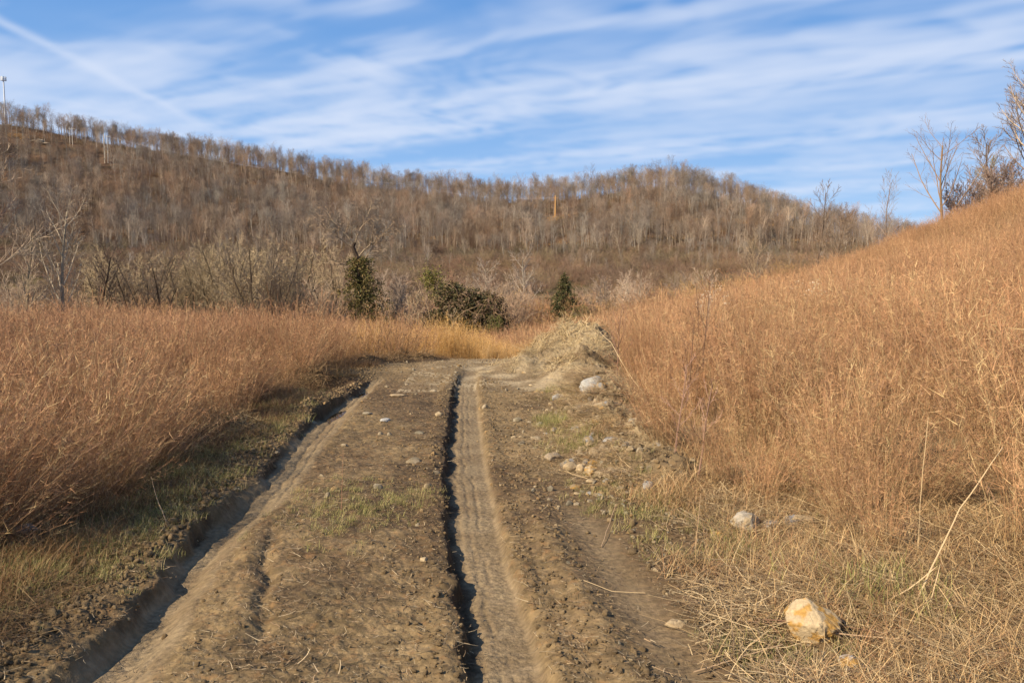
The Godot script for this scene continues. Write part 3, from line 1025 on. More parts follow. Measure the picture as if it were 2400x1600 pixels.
func stones() -> void:
	var cream := lin(0.52, 0.40, 0.24)
	var ochre := lin(0.50, 0.29, 0.085)
	var grey := lin(0.40, 0.39, 0.37)
	var white := lin(0.47, 0.45, 0.40)
	var tan_ := lin(0.42, 0.31, 0.18)
	var slate := lin(0.22, 0.22, 0.23)
	# the boulder: high at the left, falling to the right
	var shape := lump(Vector3(0.125, 0.108, 0.10), 4, 0.85, 5, two_tone(cream, ochre, 1.6, -0.06), M.rock)
	var md := MeshDataTool.new()
	md.create_from_surface(shape, 0)
	for i in md.get_vertex_count():
		var p := md.get_vertex(i)
		p.y *= lerpf(1.12, 0.72, smoothstep(-0.07, 0.14, p.x))
		p.x += 0.02 * smoothstep(0.0, -0.1, p.y)
		md.set_vertex(i, p)
	var sh := ArrayMesh.new()
	md.commit_to_surface(sh)
	sh.surface_set_material(0, M.rock)
	var b := part("boulder", sh, self)
	b.position = at(1.26, 3.28, 0.062)
	b.rotation.y = 0.15
	tag(b, "cream and orange stained boulder lying alone in the straw at bottom right", "boulder")
	var gw := two_tone(white, grey, 1.2)
	var gt := two_tone(cream, tan_, 1.2)
	var gs := two_tone(grey, slate, 1.4)
	stone("rock", "small bluish grey rock on the verge left of the big pale rock", "rock", 0.58, 9.85, Vector3(0.085, 0.05, 0.06), 0.2, 31, gw, 0.3)
	stone("rock", "big pale grey white rock half buried in the verge below the dirt mound", "rock", 0.95, 9.3, Vector3(0.17, 0.12, 0.12), 0.3, 32, gw, 0.3)
	stone("rock", "long flat pale slab of rock lying level on the right verge", "rock", 0.94, 7.8, Vector3(0.15, 0.035, 0.08), -0.1, 33, gt, 0.2)
	stone("rock", "squarish tan rock alone at the track's right edge, tilted", "rock", 0.34, 6.72, Vector3(0.085, 0.05, 0.055), 0.6, 34, two_tone(tan_, lin(0.34, 0.27, 0.19), 1.2), 0.2)
	stone("rock", "pale yellow rock, upper left of three close together on the verge", "rock", 0.47, 6.33, Vector3(0.075, 0.045, 0.05), 0.8, 35, gt, 0.25)
	stone("rock", "narrow upright pale rock between two yellowish rocks on the verge", "rock", 0.545, 6.24, Vector3(0.045, 0.05, 0.04), 0.3, 36, gt, 0.25)
	stone("rock", "rounded orange cream rock, lowest right of three close together on the verge", "rock", 0.61, 6.14, Vector3(0.07, 0.05, 0.05), 1.3, 37, two_tone(cream, ochre, 1.5, -0.1), 0.25)
	stone("rock", "small brown yellow stone just below the three close rocks", "rock", 0.59, 5.92, Vector3(0.04, 0.025, 0.03), 0.1, 38, gt)
	stone("rock", "flat pale tan stone lying flat near the track's far crown", "rock", -1.47, 10.25, Vector3(0.12, 0.02, 0.075), 0.1, 39, gt, 0.2)
	stone("rock", "small white stone poking from soil between the two ruts", "rock", -1.34, 8.42, Vector3(0.055, 0.03, 0.04), 0.5, 40, gw)
	stone("rock", "pale rounded rock with a dark shaded side above the boulder", "rock", 1.39, 4.66, Vector3(0.1, 0.075, 0.07), 0.2, 41, two_tone(cream, lin(0.46, 0.40, 0.31), 1.2), 0.2)
	stone("rock", "dark grey stone touching the right side of the pale rounded rock", "rock", 1.54, 4.7, Vector3(0.06, 0.04, 0.05), 0.6, 42, gs)
	stone("rock", "brown slab of mudstone right of the dark grey stone, in grass", "rock", 1.74, 4.72, Vector3(0.12, 0.045, 0.08), 0.1, 43, two_tone(tan_, slate, 1.0))
	stone("rock", "rusty orange stone left of the pale rounded rock", "rock", 1.2, 4.58, Vector3(0.04, 0.03, 0.035), 0.4, 44, two_tone(ochre, tan_, 1.0))
	stone("rock", "flat cream stone flush with the soil left of the boulder", "rock", 0.74, 3.5, Vector3(0.055, 0.02, 0.035), 0.1, 45, gt)
	stone("rock", "pale grey chunk of rock at the foot of the tall grass on the verge", "rock", 0.97, 5.62, Vector3(0.055, 0.045, 0.045), 0.9, 46, gw)
	stone("rock", "broken bluish rock with a split face above the three close rocks", "rock", 0.85, 6.9, Vector3(0.09, 0.04, 0.06), 0.4, 47, gs)
	stone("rock", "yellow tan stone left of the broken bluish rock", "rock", 0.68, 6.95, Vector3(0.05, 0.03, 0.04), 1.1, 48, gt)
	stone("rock", "tan weathered lump of rock at the verge's grass edge, right of the slab", "rock", 1.12, 7.3, Vector3(0.1, 0.07, 0.07), 0.4, 49, two_tone(tan_, lin(0.36, 0.33, 0.25), 1.3))
	stone("rock", "reddish stone behind the long flat slab", "rock", 0.98, 8.05, Vector3(0.05, 0.03, 0.04), 0.2, 50, two_tone(lin(0.45, 0.24, 0.14), tan_, 1.3))
	stone("rock", "small white pebble in the soil close left of the right rut", "rock", -0.49, 4.35, Vector3(0.026, 0.016, 0.02), 0.3, 51, gt)
	stone("rock", "dark broken rock in shade at the far left verge", "rock", -2.9, 4.66, Vector3(0.09, 0.05, 0.05), 0.5, 52, gs)
	stone("rock", "small tan stone on green grass of the left verge", "rock", -2.36, 4.8, Vector3(0.05, 0.022, 0.028), 0.1, 53, gt)
	stone("rock", "pale yellow rock at the left foot of the dirt mound", "rock", 0.42, 12.4, Vector3(0.13, 0.09, 0.1), 0.2, 54, gt, 0.3)
	stone("rock", "orange stone left of the pale yellow rock below the mound", "rock", 0.2, 12.0, Vector3(0.07, 0.05, 0.05), 0.6, 55, two_tone(ochre, cream, 1.0))
	stone("rock", "tan stone beside green grass of the verge, left of the slab", "rock", 0.69, 7.72, Vector3(0.045, 0.035, 0.04), 0.6, 56, gt)
	stone("rock", "grey and ochre stone in the matted straw just below the boulder", "rock", 1.33, 3.02, Vector3(0.05, 0.035, 0.05), 0.9, 57, two_tone(grey, ochre, 1.0))
	# clods and pebbles
	var clods := []
	for i in 5:
		clods.append(lump(Vector3(1, R(0.55, 0.9), R(0.7, 1.0)), 90 + i, 0.7, 1, two_tone(lin(0.38, 0.27, 0.145), lin(0.27, 0.185, 0.095), 1.4), M.rock))
	var w := []
	var t := []
	for i in 22000:
		var d := 2.6 + 12.0 * pow(R(0, 1), 1.6)
		var x := R(-3.0, 1.3)
		if rng.randf() < 0.3:
			x = tab(LW, d) - absf(rng.randfn()) * 0.3
		elif rng.randf() < 0.25:
			x = tab(RR, d) + 0.03 + absf(rng.randfn()) * 0.3
		elif rng.randf() < 0.25:
			x = 0.9 + rng.randfn() * 0.3
			d = R(5.5, 14.0)
		elif rng.randf() < 0.2:
			x = tab(RL, d) - absf(rng.randfn()) * 0.15
		patch_h(x, d)
		if last_smooth > 0.25 and rng.randf() < 0.95: continue
		var s := 0.0025 + 0.016 * pow(R(0, 1), 5.0) + (0.02 * pow(R(0, 1), 4.0) if x < -2.0 or x > 0.5 else 0.0)
		w.append(Transform3D(Basis(Quaternion(rv().normalized(), R(0, 6))).scaled(Vector3.ONE * s), at(x, d, s * 0.3)))
		t.append(Color.WHITE * R(0.7, 1.3))
	scatter("soil_clods", "crumbs and clods of brown soil along the ruts and over the track", "soil", clods, w, t, "clods")
	var pebbles := []
	for i in 4:
		pebbles.append(lump(Vector3(1, R(0.5, 0.7), R(0.7, 1.0)), 190 + i, 0.85, 2, two_tone(lin(0.56, 0.45, 0.30), lin(0.38, 0.30, 0.19), 1.4), M.rock))
	var loose := []
	for c in [[tan_, lin(0.5, 0.39, 0.25)], [ochre, tan_], [tan_, grey], [cream, tan_]]:
		loose.append(lump(Vector3.ONE, 230 + loose.size(), 0.95, 3, two_tone(c[0], c[1], 1.2), M.rock))
	w = []
	t = []
	for i in 3000:
		var d := 3.0 + 11.0 * pow(R(0, 1), 1.3)
		var x := tab([[3.0, 1.1], [6.0, 0.75], [9.0, 0.85], [14.0, 0.9]], d) + rng.randfn() * 0.28
		if rng.randf() < 0.12: x = R(-2.4, 1.0)
		patch_h(x, d)
		if last_smooth > 0.3: continue
		var s := 0.005 + 0.055 * pow(R(0, 1), 5.0) * smoothstep(4.5, 6.5, d) + 0.012 * pow(R(0, 1), 3.0)
		if s > 0.033 and x > 0.3:
			var k: int = rng.randi() % 4
			var o := part("stone", loose[k], self)
			o.position = at(x, d, -s * 0.12)
			o.rotation = Vector3(R(-0.4, 0.4), R(0, TAU), R(-0.4, 0.4))
			o.scale = Vector3(s, s * R(0.6, 0.9), s * R(0.7, 1.0))
			var where := "near the big pale rock" if d > 8.6 else ("by the long flat slab" if d > 7.2 else "around the three close rocks")
			tag(o, "loose %s stone in the rubble of the right verge, %s" % [["tan", "orange tan", "greyish", "cream"][k], where], "stone", "loose stones on the right verge")
			continue
		w.append(Transform3D(Basis(Quaternion(rv().normalized(), R(0, 6))).scaled(Vector3.ONE * s), at(x, d, 0.0)))
		t.append([Color(1, 1, 1), Color(1.1, 0.9, 0.65), Color(0.8, 0.85, 0.9), Color(1.2, 1.15, 1.05)][i % 4] * R(0.7, 1.1))
	scatter("gravel", "small tan and grey pebbles scattered over the stony right verge", "gravel", pebbles, w, t, "pebbles")

func heap(called: String, label: String, cat: String, x: float, d: float, bumps: Array, col_a: Color, col_b: Color, straw_tint: Color, straw_n: int) -> void:
	var o := thing(called, label, cat, Vector3(x, base_h(x, d), -d))
	var hf := func(px: float, pd: float) -> float:
		var h := -0.08
		for b in bumps:
			var q: float = Vector2(px - b[0], pd - b[1]).length_squared() / (b[2] * b[2])
			h = maxf(h, h * 0.3 + b[3] * exp(-q * 1.2))
		h += (n_mid.get_noise_2d((px + x) * 7.0, (pd + d) * 7.0) * 0.09 + n_fine.get_noise_2d((px + x) * 8.0, (pd + d) * 8.0) * 0.05) * clampf(h * 5.0, 0.0, 1.0)
		return h
	var cf := func(px: float, pd: float) -> Color:
		return col_a.lerp(col_b, smoothstep(-0.3, 0.3, n_mid.get_noise_2d((px + x) * 4.0, (pd + d) * 4.0)))
	var r := 0.0
	for b in bumps: r = maxf(r, maxf(absf(b[0]), absf(b[1])) + b[2] * 1.6)
	var st := steps([-r, r / 55.0, r])
	part("soil", sheet(st, st, hf, cf, Rect2(), M.dirt, base_h(x, d) - 0.0, x, d), o)
	var mats := litter(40, 0.16, 0.06, 0.28, [lin(0.52, 0.40, 0.22), lin(0.42, 0.30, 0.16), lin(0.60, 0.48, 0.30), lin(0.3, 0.2, 0.11)], 0.006, 1.6)
	var w := []
	var t := []
	for i in straw_n:
		var b: Array = bumps[rng.randi() % bumps.size()]
		var px: float = b[0] + rng.randfn() * b[2] * 0.6
		var pd: float = b[1] + rng.randfn() * b[2] * 0.6
		if absf(px) > r or absf(pd) > r: continue
		var h: float = hf.call(px, pd)
		if h < -0.02: continue
		var e := 0.04
		var nrm := Vector3(hf.call(px - e, pd) - hf.call(px + e, pd), 2 * e, hf.call(px, pd + e) - hf.call(px, pd - e)).normalized()
		var q := Quaternion(Vector3.UP, nrm)
		w.append(Transform3D(Basis(q * Quaternion(Vector3.UP, R(0, TAU))).scaled(Vector3.ONE * R(0.5, 1.1)), Vector3(px, h + ground_y(x + px, d + pd) - base_h(x, d), -pd)))
		t.append(straw_tint * R(0.55, 1.15))
	copies("matted_grass", mats, w, t, o)

func soil_things() -> void:
	heap("dirt_mound", "waist high heap of pale soil matted with dead grass right of the track", "dirt mound", 0.95, 13.1,
		[[-0.05, 0.1, 0.55, 0.62], [0.45, -0.1, 0.42, 0.48], [-0.6, -0.5, 0.6, 0.26], [0.2, -0.9, 0.5, 0.28], [-0.1, -1.7, 0.5, 0.18], [-0.3, 0.6, 0.5, 0.4]], lin(0.46, 0.36, 0.22), lin(0.27, 0.195, 0.11), Color(1, 0.98, 0.9), 240)
	heap("soil_heap", "dark clump of dug up sod and roots left of the far left rut", "soil heap", -2.75, 11.3, [[0.0, 0.0, 0.3, 0.27], [-0.3, 0.1, 0.26, 0.2], [0.3, 0.2, 0.2, 0.1]], lin(0.08, 0.052, 0.03), lin(0.13, 0.085, 0.048), Color(0.42, 0.36, 0.3), 60)
	heap("soil_heap", "low dark strip of turned sod at the left of the track's far crest", "soil heap", -2.1, 14.0, [[-0.4, -0.2, 0.35, 0.15], [0.1, 0.2, 0.3, 0.12], [0.5, 0.5, 0.3, 0.1]], lin(0.09, 0.06, 0.035), lin(0.15, 0.10, 0.055), Color(0.6, 0.5, 0.4), 50)
	heap("soil_heap", "small grey sod clod among straw at the edge of the left grass", "soil heap", -3.05, 8.05, [[0.0, 0.0, 0.2, 0.15], [0.3, -0.2, 0.2, 0.12]], lin(0.12, 0.085, 0.05), lin(0.19, 0.135, 0.08), Color(0.6, 0.55, 0.45), 30)
	# puddles in the left rut
	for p in [[-2.03, 9.3, 0.1, 0.42, "narrow dark puddle lying in the left rut before the bend", 0.085], [-1.98, 10.85, 0.1, 0.22, "small dark puddle at the far end of the left rut", 0.07]]:
		var m := Mesher.new()
		var n := 24
		for k in n:
			var a := TAU * k / n
			var b := TAU * (k + 1) / n
			m.tri(Vector3.ZERO, Vector3(cos(b) * p[2], 0, sin(b) * p[3]), Vector3(cos(a) * p[2], 0, sin(a) * p[3]), Color.WHITE)
		var o := part("puddle", m.mesh(M.water), self)
		o.position = Vector3(p[0], base_h(p[0], p[1]) - p[5], -p[1])
		tag(o, p[4], "puddle", "", "structure")

# ------------------------------------------------------------------ weeds and sticks near the camera
func bent(pts: Array, r0: float, r1: float, col: Color) -> ArrayMesh:
	var m := Mesher.new()
	var p := PackedVector3Array()
	for k in pts.size() - 1:
		var a: Vector3 = pts[k]
		var b: Vector3 = pts[k + 1]
		for i in 4:
			p.append(a.lerp(b, i / 4.0) + rv() * a.distance_to(b) * 0.008)
	p.append(pts[pts.size() - 1])
	m.tube(p, r0 * 0.62, r1 * 0.62, 5, col, col * 1.08)
	return m.mesh(M.twig)

func stalk(label: String, pts: Array, r0: float, r1: float, col: Color, called := "fallen_stalk", cat := "stalk") -> void:
	var q := []
	for p in pts:
		q.append(Vector3(p[0], ground_y(p[0], p[1]) + p[2], -p[1]))
	var base: Vector3 = q[0]
	for i in q.size(): q[i] -= base
	var o := part(called, bent(q, r0, r1, col), self)
	o.position = base
	tag(o, label, cat)

func weed_meshes(h: float, c0: Color, c1: Color) -> Array:
	var lo := Mesher.new()
	var hi := Mesher.new()
	var p := {"c0": c0, "c1": c1, "min_r": 0.0022, "levels": [[8, 0.05, 0.04, 9.0, 0.3, 0.7, 0.36, 0.6, 5], [4, 0.12, 0.10, 6.0, 0.3, 0.6, 0.4, 0.7, 3], [2, 0.2, 0.05, 0, 0, 0, 0, 0, 3]]}
	grow(lo, hi, p, Vector3(0, -0.05, 0), Vector3(R(-0.12, 0.12), 1, R(-0.12, 0.12)), h, 0.009, 0)
	return [lo.mesh(M.twig), hi.mesh(M.twig)]

func small_growth() -> void:
	var pale := lin(0.50, 0.37, 0.21)
	var dark := lin(0.16, 0.095, 0.06)
	var mid := lin(0.36, 0.25, 0.15)
	stalk("long pale stalk leaning up to the right through the grass, right of the boulder", [[1.78, 3.45, 0.02], [1.9, 3.55, 0.14], [2.12, 3.72, 0.36], [2.42, 3.9, 0.58]], 0.006, 0.0035, pale, "leaning_stalk")
	stalk("pale stalk bent sharply over into an upside down V right of the boulder", [[1.62, 3.5, 0.0], [1.78, 3.5, 0.08], [1.93, 3.52, 0.19], [1.83, 3.42, 0.03]], 0.005, 0.003, pale, "bent_stalk")
	stalk("dark thin stick lying below the boulder towards the right", [[1.08, 3.4, 0.03], [1.35, 3.3, 0.035], [1.62, 3.2, 0.03], [1.95, 3.1, 0.02]], 0.007, 0.004, dark, "stick", "stick")
	stalk("second, longer brown stick crossing the straw at the bottom right edge", [[1.3, 3.22, 0.04], [1.62, 3.14, 0.04], [2.0, 3.13, 0.05], [2.2, 3.12, 0.03]], 0.006, 0.004, mid, "stick", "stick")
	stalk("pale forked looking stick at the bottom edge left of the boulder", [[0.72, 3.06, 0.02], [0.88, 3.09, 0.03], [1.1, 3.15, 0.04]], 0.005, 0.003, mid, "stick", "stick")
	stalk("thin pale straw stem lying across the soil right of the right rut", [[0.36, 3.92, 0.01], [0.5, 3.88, 0.012], [0.66, 3.86, 0.01]], 0.003, 0.002, pale)
	stalk("curved pale stem arching off the grass edge above the old tyre line", [[0.52, 4.55, 0.01], [0.62, 4.9, 0.05], [0.66, 5.0, 0.09]], 0.004, 0.002, mid)
	stalk("thin upright dead stem standing left of the boulder", [[0.92, 3.2, 0.0], [0.91, 3.22, 0.12], [0.9, 3.2, 0.25]], 0.004, 0.002, mid, "leaning_stalk")
	stalk("slender upright stem left of the pale rounded rock", [[1.03, 4.4, 0.0], [1.05, 4.42, 0.15], [1.06, 4.42, 0.3]], 0.004, 0.002, mid, "leaning_stalk")
	stalk("tall straight pale stem standing in front of the right grass", [[2.12, 4.1, 0.0], [2.13, 4.1, 0.35], [2.16, 4.12, 0.72]], 0.004, 0.002, pale, "leaning_stalk")
	stalk("single thin reddish stem standing in the middle of the track", [[-1.13, 5.2, 0.0], [-1.12, 5.2, 0.2], [-1.11, 5.2, 0.42]], 0.0025, 0.001, lin(0.40, 0.22, 0.13), "leaning_stalk")
	stalk("long pale stalk drooping from the grass beside the big pale rock", [[1.5, 8.9, 0.1], [1.38, 9.3, 0.3], [1.2, 9.7, 0.5], [1.1, 10.0, 0.58]], 0.006, 0.004, pale, "leaning_stalk")
	stalk("short dark stem sticking out of the left verge over the rut", [[-2.15, 4.9, 0.0], [-2.3, 5.1, 0.12], [-2.38, 5.2, 0.26]], 0.006, 0.002, mid, "leaning_stalk")
	# dead weeds standing in the right grass
	var specs := [[1.95, 8.2, 1.5, dark, "tallest dark branching dead weed standing at the edge of the right grass"], [1.65, 7.6, 1.1, dark, "dark thin dead weed beside the tallest one at the right grass edge"], [2.5, 10.6, 1.35, dark, "dark dead weed standing behind the tallest one in the right grass"],
		[1.35, 10.2, 1.0, lin(0.22, 0.13, 0.09), "brown tangled dead weed at the grass edge above the big pale rock"], [1.25, 6.1, 0.8, lin(0.24, 0.15, 0.11), "grey brown wiry weed at the verge beside the tan weathered rock"], [1.32, 5.6, 0.75, lin(0.24, 0.15, 0.11), "wiry weed nearest the pale grey chunk at the grass edge"],
		[2.95, 12.0, 1.3, lin(0.3, 0.22, 0.16), "greyish dead weed half way into the right grass"]]
	for s in specs:
		var o := thing("dead_weed", s[4], "weed", at(s[0], s[1]), R(0, 6), "dead weeds in the right grass")
		var ms := weed_meshes(s[2], s[3], s[3] * 1.25)
		part("stem", ms[0], o)
		part("branches", ms[1], o)
	# pale fluffy seed heads
	var heads := [[4.2, 11.5, "white flecked seed heads on a weed high in the right grass"], [3.1, 13.0, "pale grey fluffy seed head left of the white flecked weed"], [2.8, 11.0, "lower pale grey seed head below the fluffy one in the grass"], [1.75, 13.6, "greyish seed head leaning above the dirt mound"]]
	for k in heads.size():
		var h: Array = heads[k]
		var lo := Mesher.new()
		var hi := Mesher.new()
		var tall := 1.18
		for b in 7:
			var pts := stem(Vector3(0, -0.05, 0), Vector3(R(-0.25, 0.25), 1, R(-0.2, 0.2)), tall * R(0.85, 1.0), 6, 0.05, 0.03)
			lo.tube(pts, 0.003, 0.0015, 4, mid, mid)
			for f in 12:
				var q := pts[pts.size() - 1] + rv() * 0.06 + Vector3(0, 0.02, 0)
				var u := rv().normalized() * R(0.006, 0.013)
				var w := rv().normalized() * R(0.006, 0.013)
				hi.quad(q - u, q - w, q + u, q + w, lin(0.50, 0.41, 0.30))
		var o := thing("seed_head_weed", h[2], "weed", at(h[0], h[1]), 0.0, "weeds with pale seed heads")
		part("stem", lo.mesh(M.twig), o)
		part("seed_head", hi.mesh(M.leaf), o, "stuff")

# ------------------------------------------------------------------ trees and shrubs of the middle distance
func foliage(n: int, shape: Callable, size: float, cols: Array, gaps := -0.12) -> Mesher:
	var m := Mesher.new()
	for i in n:
		var q: Vector3 = shape.call()
		var dens := n_soft.get_noise_3dv(q * 26.0)
		if dens < gaps: continue
		var col: Color = cols[rng.randi() % cols.size()] * R(0.75, 1.25)
		for k in 3:
			var a := (rv() + Vector3(0, 0.2, 0)).normalized() * size * R(0.6, 1.4)
			var b := a.cross(rv()).normalized() * size * 0.3
			var c := q + rv() * size * 0.7
			m.quad(c, c + a * 0.5 + b, c + a, c + a * 0.5 - b, col)
	return m

func cone_spot(h: float, r: float, bulge: float) -> Vector3:
	var t := 1.0 - sqrt(R(0, 1))
	var a := R(0, TAU)
	var edge := r * pow(1.0 - t, bulge) * (0.8 + 0.9 * n_soft.get_noise_2d(a * 24.0, t * 150.0))
	var q := edge * pow(R(0, 1), 0.4)
	return Vector3(cos(a) * q, t * h, sin(a) * q)

func middle_distance() -> void:
	var grey := lin(0.34, 0.28, 0.21)
	var brown := lin(0.22, 0.15, 0.095)
	var pale := lin(0.42, 0.35, 0.25)
	var olive := lin(0.38, 0.295, 0.175)
	var red := lin(0.33, 0.20, 0.125)
	var dark := lin(0.085, 0.062, 0.045)
	var tan_ := lin(0.34, 0.25, 0.15)
	# left edge of the picture
	plant("bare_tree", "tall bare tree at the left picture edge with reddish twigs against the hill", "tree", tree_meshes(grey, red, 9.0, 0.13, 0.3, 0.7, 0.42, 1.0), -27.3, 41.0, 0.3)
	plant("bare_tree", "bare tree whose long pale boughs arch in from the left edge", "tree", tree_meshes(lin(0.34, 0.28, 0.19), lin(0.33, 0.25, 0.175), 8.0, 0.07, 0.25, 0.9, 0.5, 0.8, Vector3(0.15, 0, 0), 0.02), -21.3, 31.0, 1.3)
	plant("bare_tree", "thin twin stemmed grey tree between the left edge and the pale trunked tree", "tree", tree_meshes(lin(0.3, 0.24, 0.15), lin(0.38, 0.29, 0.2), 6.0, 0.08, 0.2, 0.6, 0.45, 0.9, Vector3(0.12, 0, 0)), -25.5, 42.0, 0.6)
	plant("bare_tree", "pale trunked forked tree standing clear at left above the reddish grass", "tree", tree_meshes(pale, lin(0.40, 0.32, 0.22), 7.3, 0.12, 0.12, 0.55, 0.5, 0.9, Vector3(-0.06, 0, 0), 0.12), -24.3, 43.5, 2.2)
	plant("bare_tree", "small dark leaning tree just right of the pale trunked tree", "tree", tree_meshes(dark, lin(0.16, 0.11, 0.075), 5.0, 0.09, 0.3, 0.8, 0.5, 0.8, Vector3(0.28, 0, 0)), -23.6, 45.0, 0.4)
	# shrubs along the left field
	var sh_dark := shrub_meshes(lin(0.12, 0.09, 0.065), lin(0.36, 0.27, 0.165), 6, 0.55, 6.0, 0.9)
	var sh_olive := shrub_meshes(lin(0.22, 0.165, 0.10), olive, 8, 0.42, 6.5, 1.0)
	var sh_lean := shrub_meshes(lin(0.22, 0.165, 0.11), lin(0.38, 0.29, 0.18), 8, 0.6, 6.6, 0.95)
	var sh_grey := shrub_meshes(lin(0.34, 0.28, 0.21), lin(0.36, 0.27, 0.195), 7, 0.4, 4.9, 1.0)
	var sh_pink := shrub_meshes(lin(0.30, 0.22, 0.155), lin(0.35, 0.245, 0.165), 9, 0.35, 4.1, 0.95)
	var st := ["stems", "crown"]
	plant("bare_shrub", "dark stemmed spreading shrub left of the olive shrubs in the field edge", "shrub", sh_dark, -23.0, 49.0, 0.0, 0.95, "shrubs along the left field", st)
	plant("bare_shrub", "second dark stemmed shrub, its stems crossing low, left of the olive shrubs", "shrub", sh_dark, -21.3, 48.0, 2.0, 0.9, "shrubs along the left field", st)
	plant("bare_shrub", "olive tinted upright shrub, leftmost of the tall olive pair", "shrub", sh_olive, -19.3, 50.0, 0.3, 0.95, "shrubs along the left field", st)
	plant("bare_shrub", "broad yellowish olive shrub with thick dark low stems, centre of the left shrubs", "shrub", sh_olive, -17.0, 49.0, 2.6, 1.0, "shrubs along the left field", st)
	plant("bare_shrub", "largest shrub of the left field with limbs leaning far to the right", "shrub", sh_lean, -14.6, 46.5, 0.0, 0.98, "shrubs along the left field", st)
	plant("bare_shrub", "olive shrub standing behind the largest leaning shrub", "shrub", sh_olive, -15.2, 53.0, 4.4, 1.0, "shrubs along the left field", st)
	plant("bare_shrub", "thin grey brown shrub right of the largest leaning shrub", "shrub", sh_grey, -12.6, 52.0, 1.0, 0.75, "shrubs along the left field", st)
	plant("bare_shrub", "low pinkish shrub left of the ivy covered dead tree", "shrub", sh_pink, -11.3, 50.0, 1.0, 0.8, "shrubs along the left field", st)
	plant("bare_shrub", "low brown shrub at the foot of the pale trunked tree", "shrub", sh_pink, -24.8, 45.5, 3.0, 0.8, "shrubs along the left field", st)
	plant("bare_shrub", "grey brown shrub at the left picture edge below the arching boughs", "shrub", sh_grey, -27.2, 44.0, 3.0, 0.8, "shrubs along the left field", st)
	var fill := [[-21.8, 55.0, 0.9, "tan haze of twigs behind the two dark stemmed shrubs"], [-18.2, 55.5, 1.0, "olive shrub behind the tall olive pair"], [-20.3, 52.0, 0.8, "low olive shrub between the dark stemmed shrubs and the olive pair"], [-13.4, 48.0, 0.7, "low olive shrub under the right hand limbs of the leaning shrub"], [-16.0, 45.5, 0.6, "low olive bush in front of the broad yellowish shrub"], [-12.2, 57.0, 1.0, "tall olive shrub between the leaning shrub and the ivy covered tree"], [-26.0, 52.0, 0.9, "olive shrub behind the thin twin stemmed tree"]]
	for k in fill.size():
		plant("bare_shrub", fill[k][3], "shrub", sh_olive if k % 2 == 0 else sh_lean, fill[k][0], fill[k][1], 1.1 + k * 1.7, fill[k][2], "shrubs along the left field", st)
	var sap := tree_meshes(tan_, lin(0.36, 0.28, 0.18), 2.6, 0.03, 0.3, 0.6, 0.4, 0.45)
	for s in [[-11.0, 46.0, 0.75, "small pale sapling in front of the thicket left of the ivy covered tree"], [-9.9, 47.0, 0.85, "slim tan sapling close left of the ivy covered tree"], [-5.9, 46.0, 1.15, "tall thin pale sapling, left of the pair before the grey thicket"], [-5.5, 46.5, 1.25, "tall thin pale sapling, right of the pair before the grey thicket"], [-3.4, 46.0, 0.9, "short pale sapling in front of the dark brush pile"], [2.2, 58.0, 1.0, "slim tan sapling in front of the little dark cedar"]]:
		plant("sapling", s[3], "sapling", sap, s[0], s[1], R(0, 6), s[2], "saplings before the thicket")
	# dead tree wrapped in ivy
	var x := -10.1
	var d := 52.0
	var o := thing("dead_tree", "dead tree with crooked bare limbs above a dark column of ivy", "tree", at(x, d))
	var lo := Mesher.new()
	var hi := Mesher.new()
	var bole := PackedVector3Array([Vector3(0.5, -0.3, 0), Vector3(0.35, 1.2, 0), Vector3(0.25, 2.6, 0.05), Vector3(0.2, 3.7, 0.0), Vector3(0.28, 4.3, 0), Vector3(0.02, 4.75, 0), Vector3(-0.12, 5.15, 0.02), Vector3(0.0, 5.4, 0)])
	lo.tube(bole, 0.17, 0.1, 8, dark, dark)
	var limb := {"c0": lin(0.27, 0.205, 0.135), "c1": lin(0.29, 0.21, 0.14), "min_r": 0.012, "trunk_levels": 0, "levels": [[6, 0.24, 0.03, 9.0, 0.25, 0.8, 0.55, 0.5, 5], [4, 0.24, 0.04, 8.0, 0.15, 0.75, 0.5, 0.55, 4], [3, 0.25, 0.0, 5.0, 0.2, 0.7, 0.5, 0.6, 3], [2, 0.25, 0.0, 0, 0, 0, 0, 0, 3]]}
	for l in [[Vector3(-0.12, 5.15, 0), Vector3(-1.1, 0.5, 0.1), 2.6], [Vector3(-0.1, 5.3, 0), Vector3(-0.55, 1, 0), 2.6], [Vector3(0.0, 5.35, 0), Vector3(0.25, 1, 0.1), 2.7], [Vector3(0.2, 4.6, 0), Vector3(0.7, 1, -0.2), 2.9], [Vector3(0.2, 3.9, 0), Vector3(-1, 0.25, 0.3), 1.7], [Vector3(0.3, 4.1, 0), Vector3(0.5, 0.8, 0.3), 2.2]]:
		grow(lo, hi, limb, l[0], l[1], l[2], 0.055, 0)
	o.scale = Vector3.ONE * 1.12
	part("trunk", lo.mesh(M.bark), o)
	part("crown", hi.mesh(M.twig), o)
	var ivy_shape := func() -> Vector3:
		var t := pow(R(0, 1), 1.25)
		var a := R(0, TAU)
		var rad := lerpf(2.3, 0.75, smoothstep(0.05, 1.0, t)) * (0.75 + 0.9 * n_soft.get_noise_2d(a * 25.0, t * 160.0))
		var q := rad * pow(R(0, 1), 0.45)
		return Vector3(0.3 + cos(a) * q + (0.35 if t < 0.25 else 0.0) * R(0, 1), t * 4.6 - 0.1, sin(a) * q)
	part("ivy", foliage(7500, ivy_shape, 0.11, [lin(0.095, 0.085, 0.025), lin(0.13, 0.105, 0.03), lin(0.06, 0.062, 0.02), lin(0.19, 0.13, 0.055)]).mesh(M.leaf), o)
	# dark evergreen brush pile
	o = thing("brush_thicket", "dark tangled thicket with vines and evergreen leaves at the track's end", "thicket", at(-3.0, 49.0))
	var tang := Mesher.new()
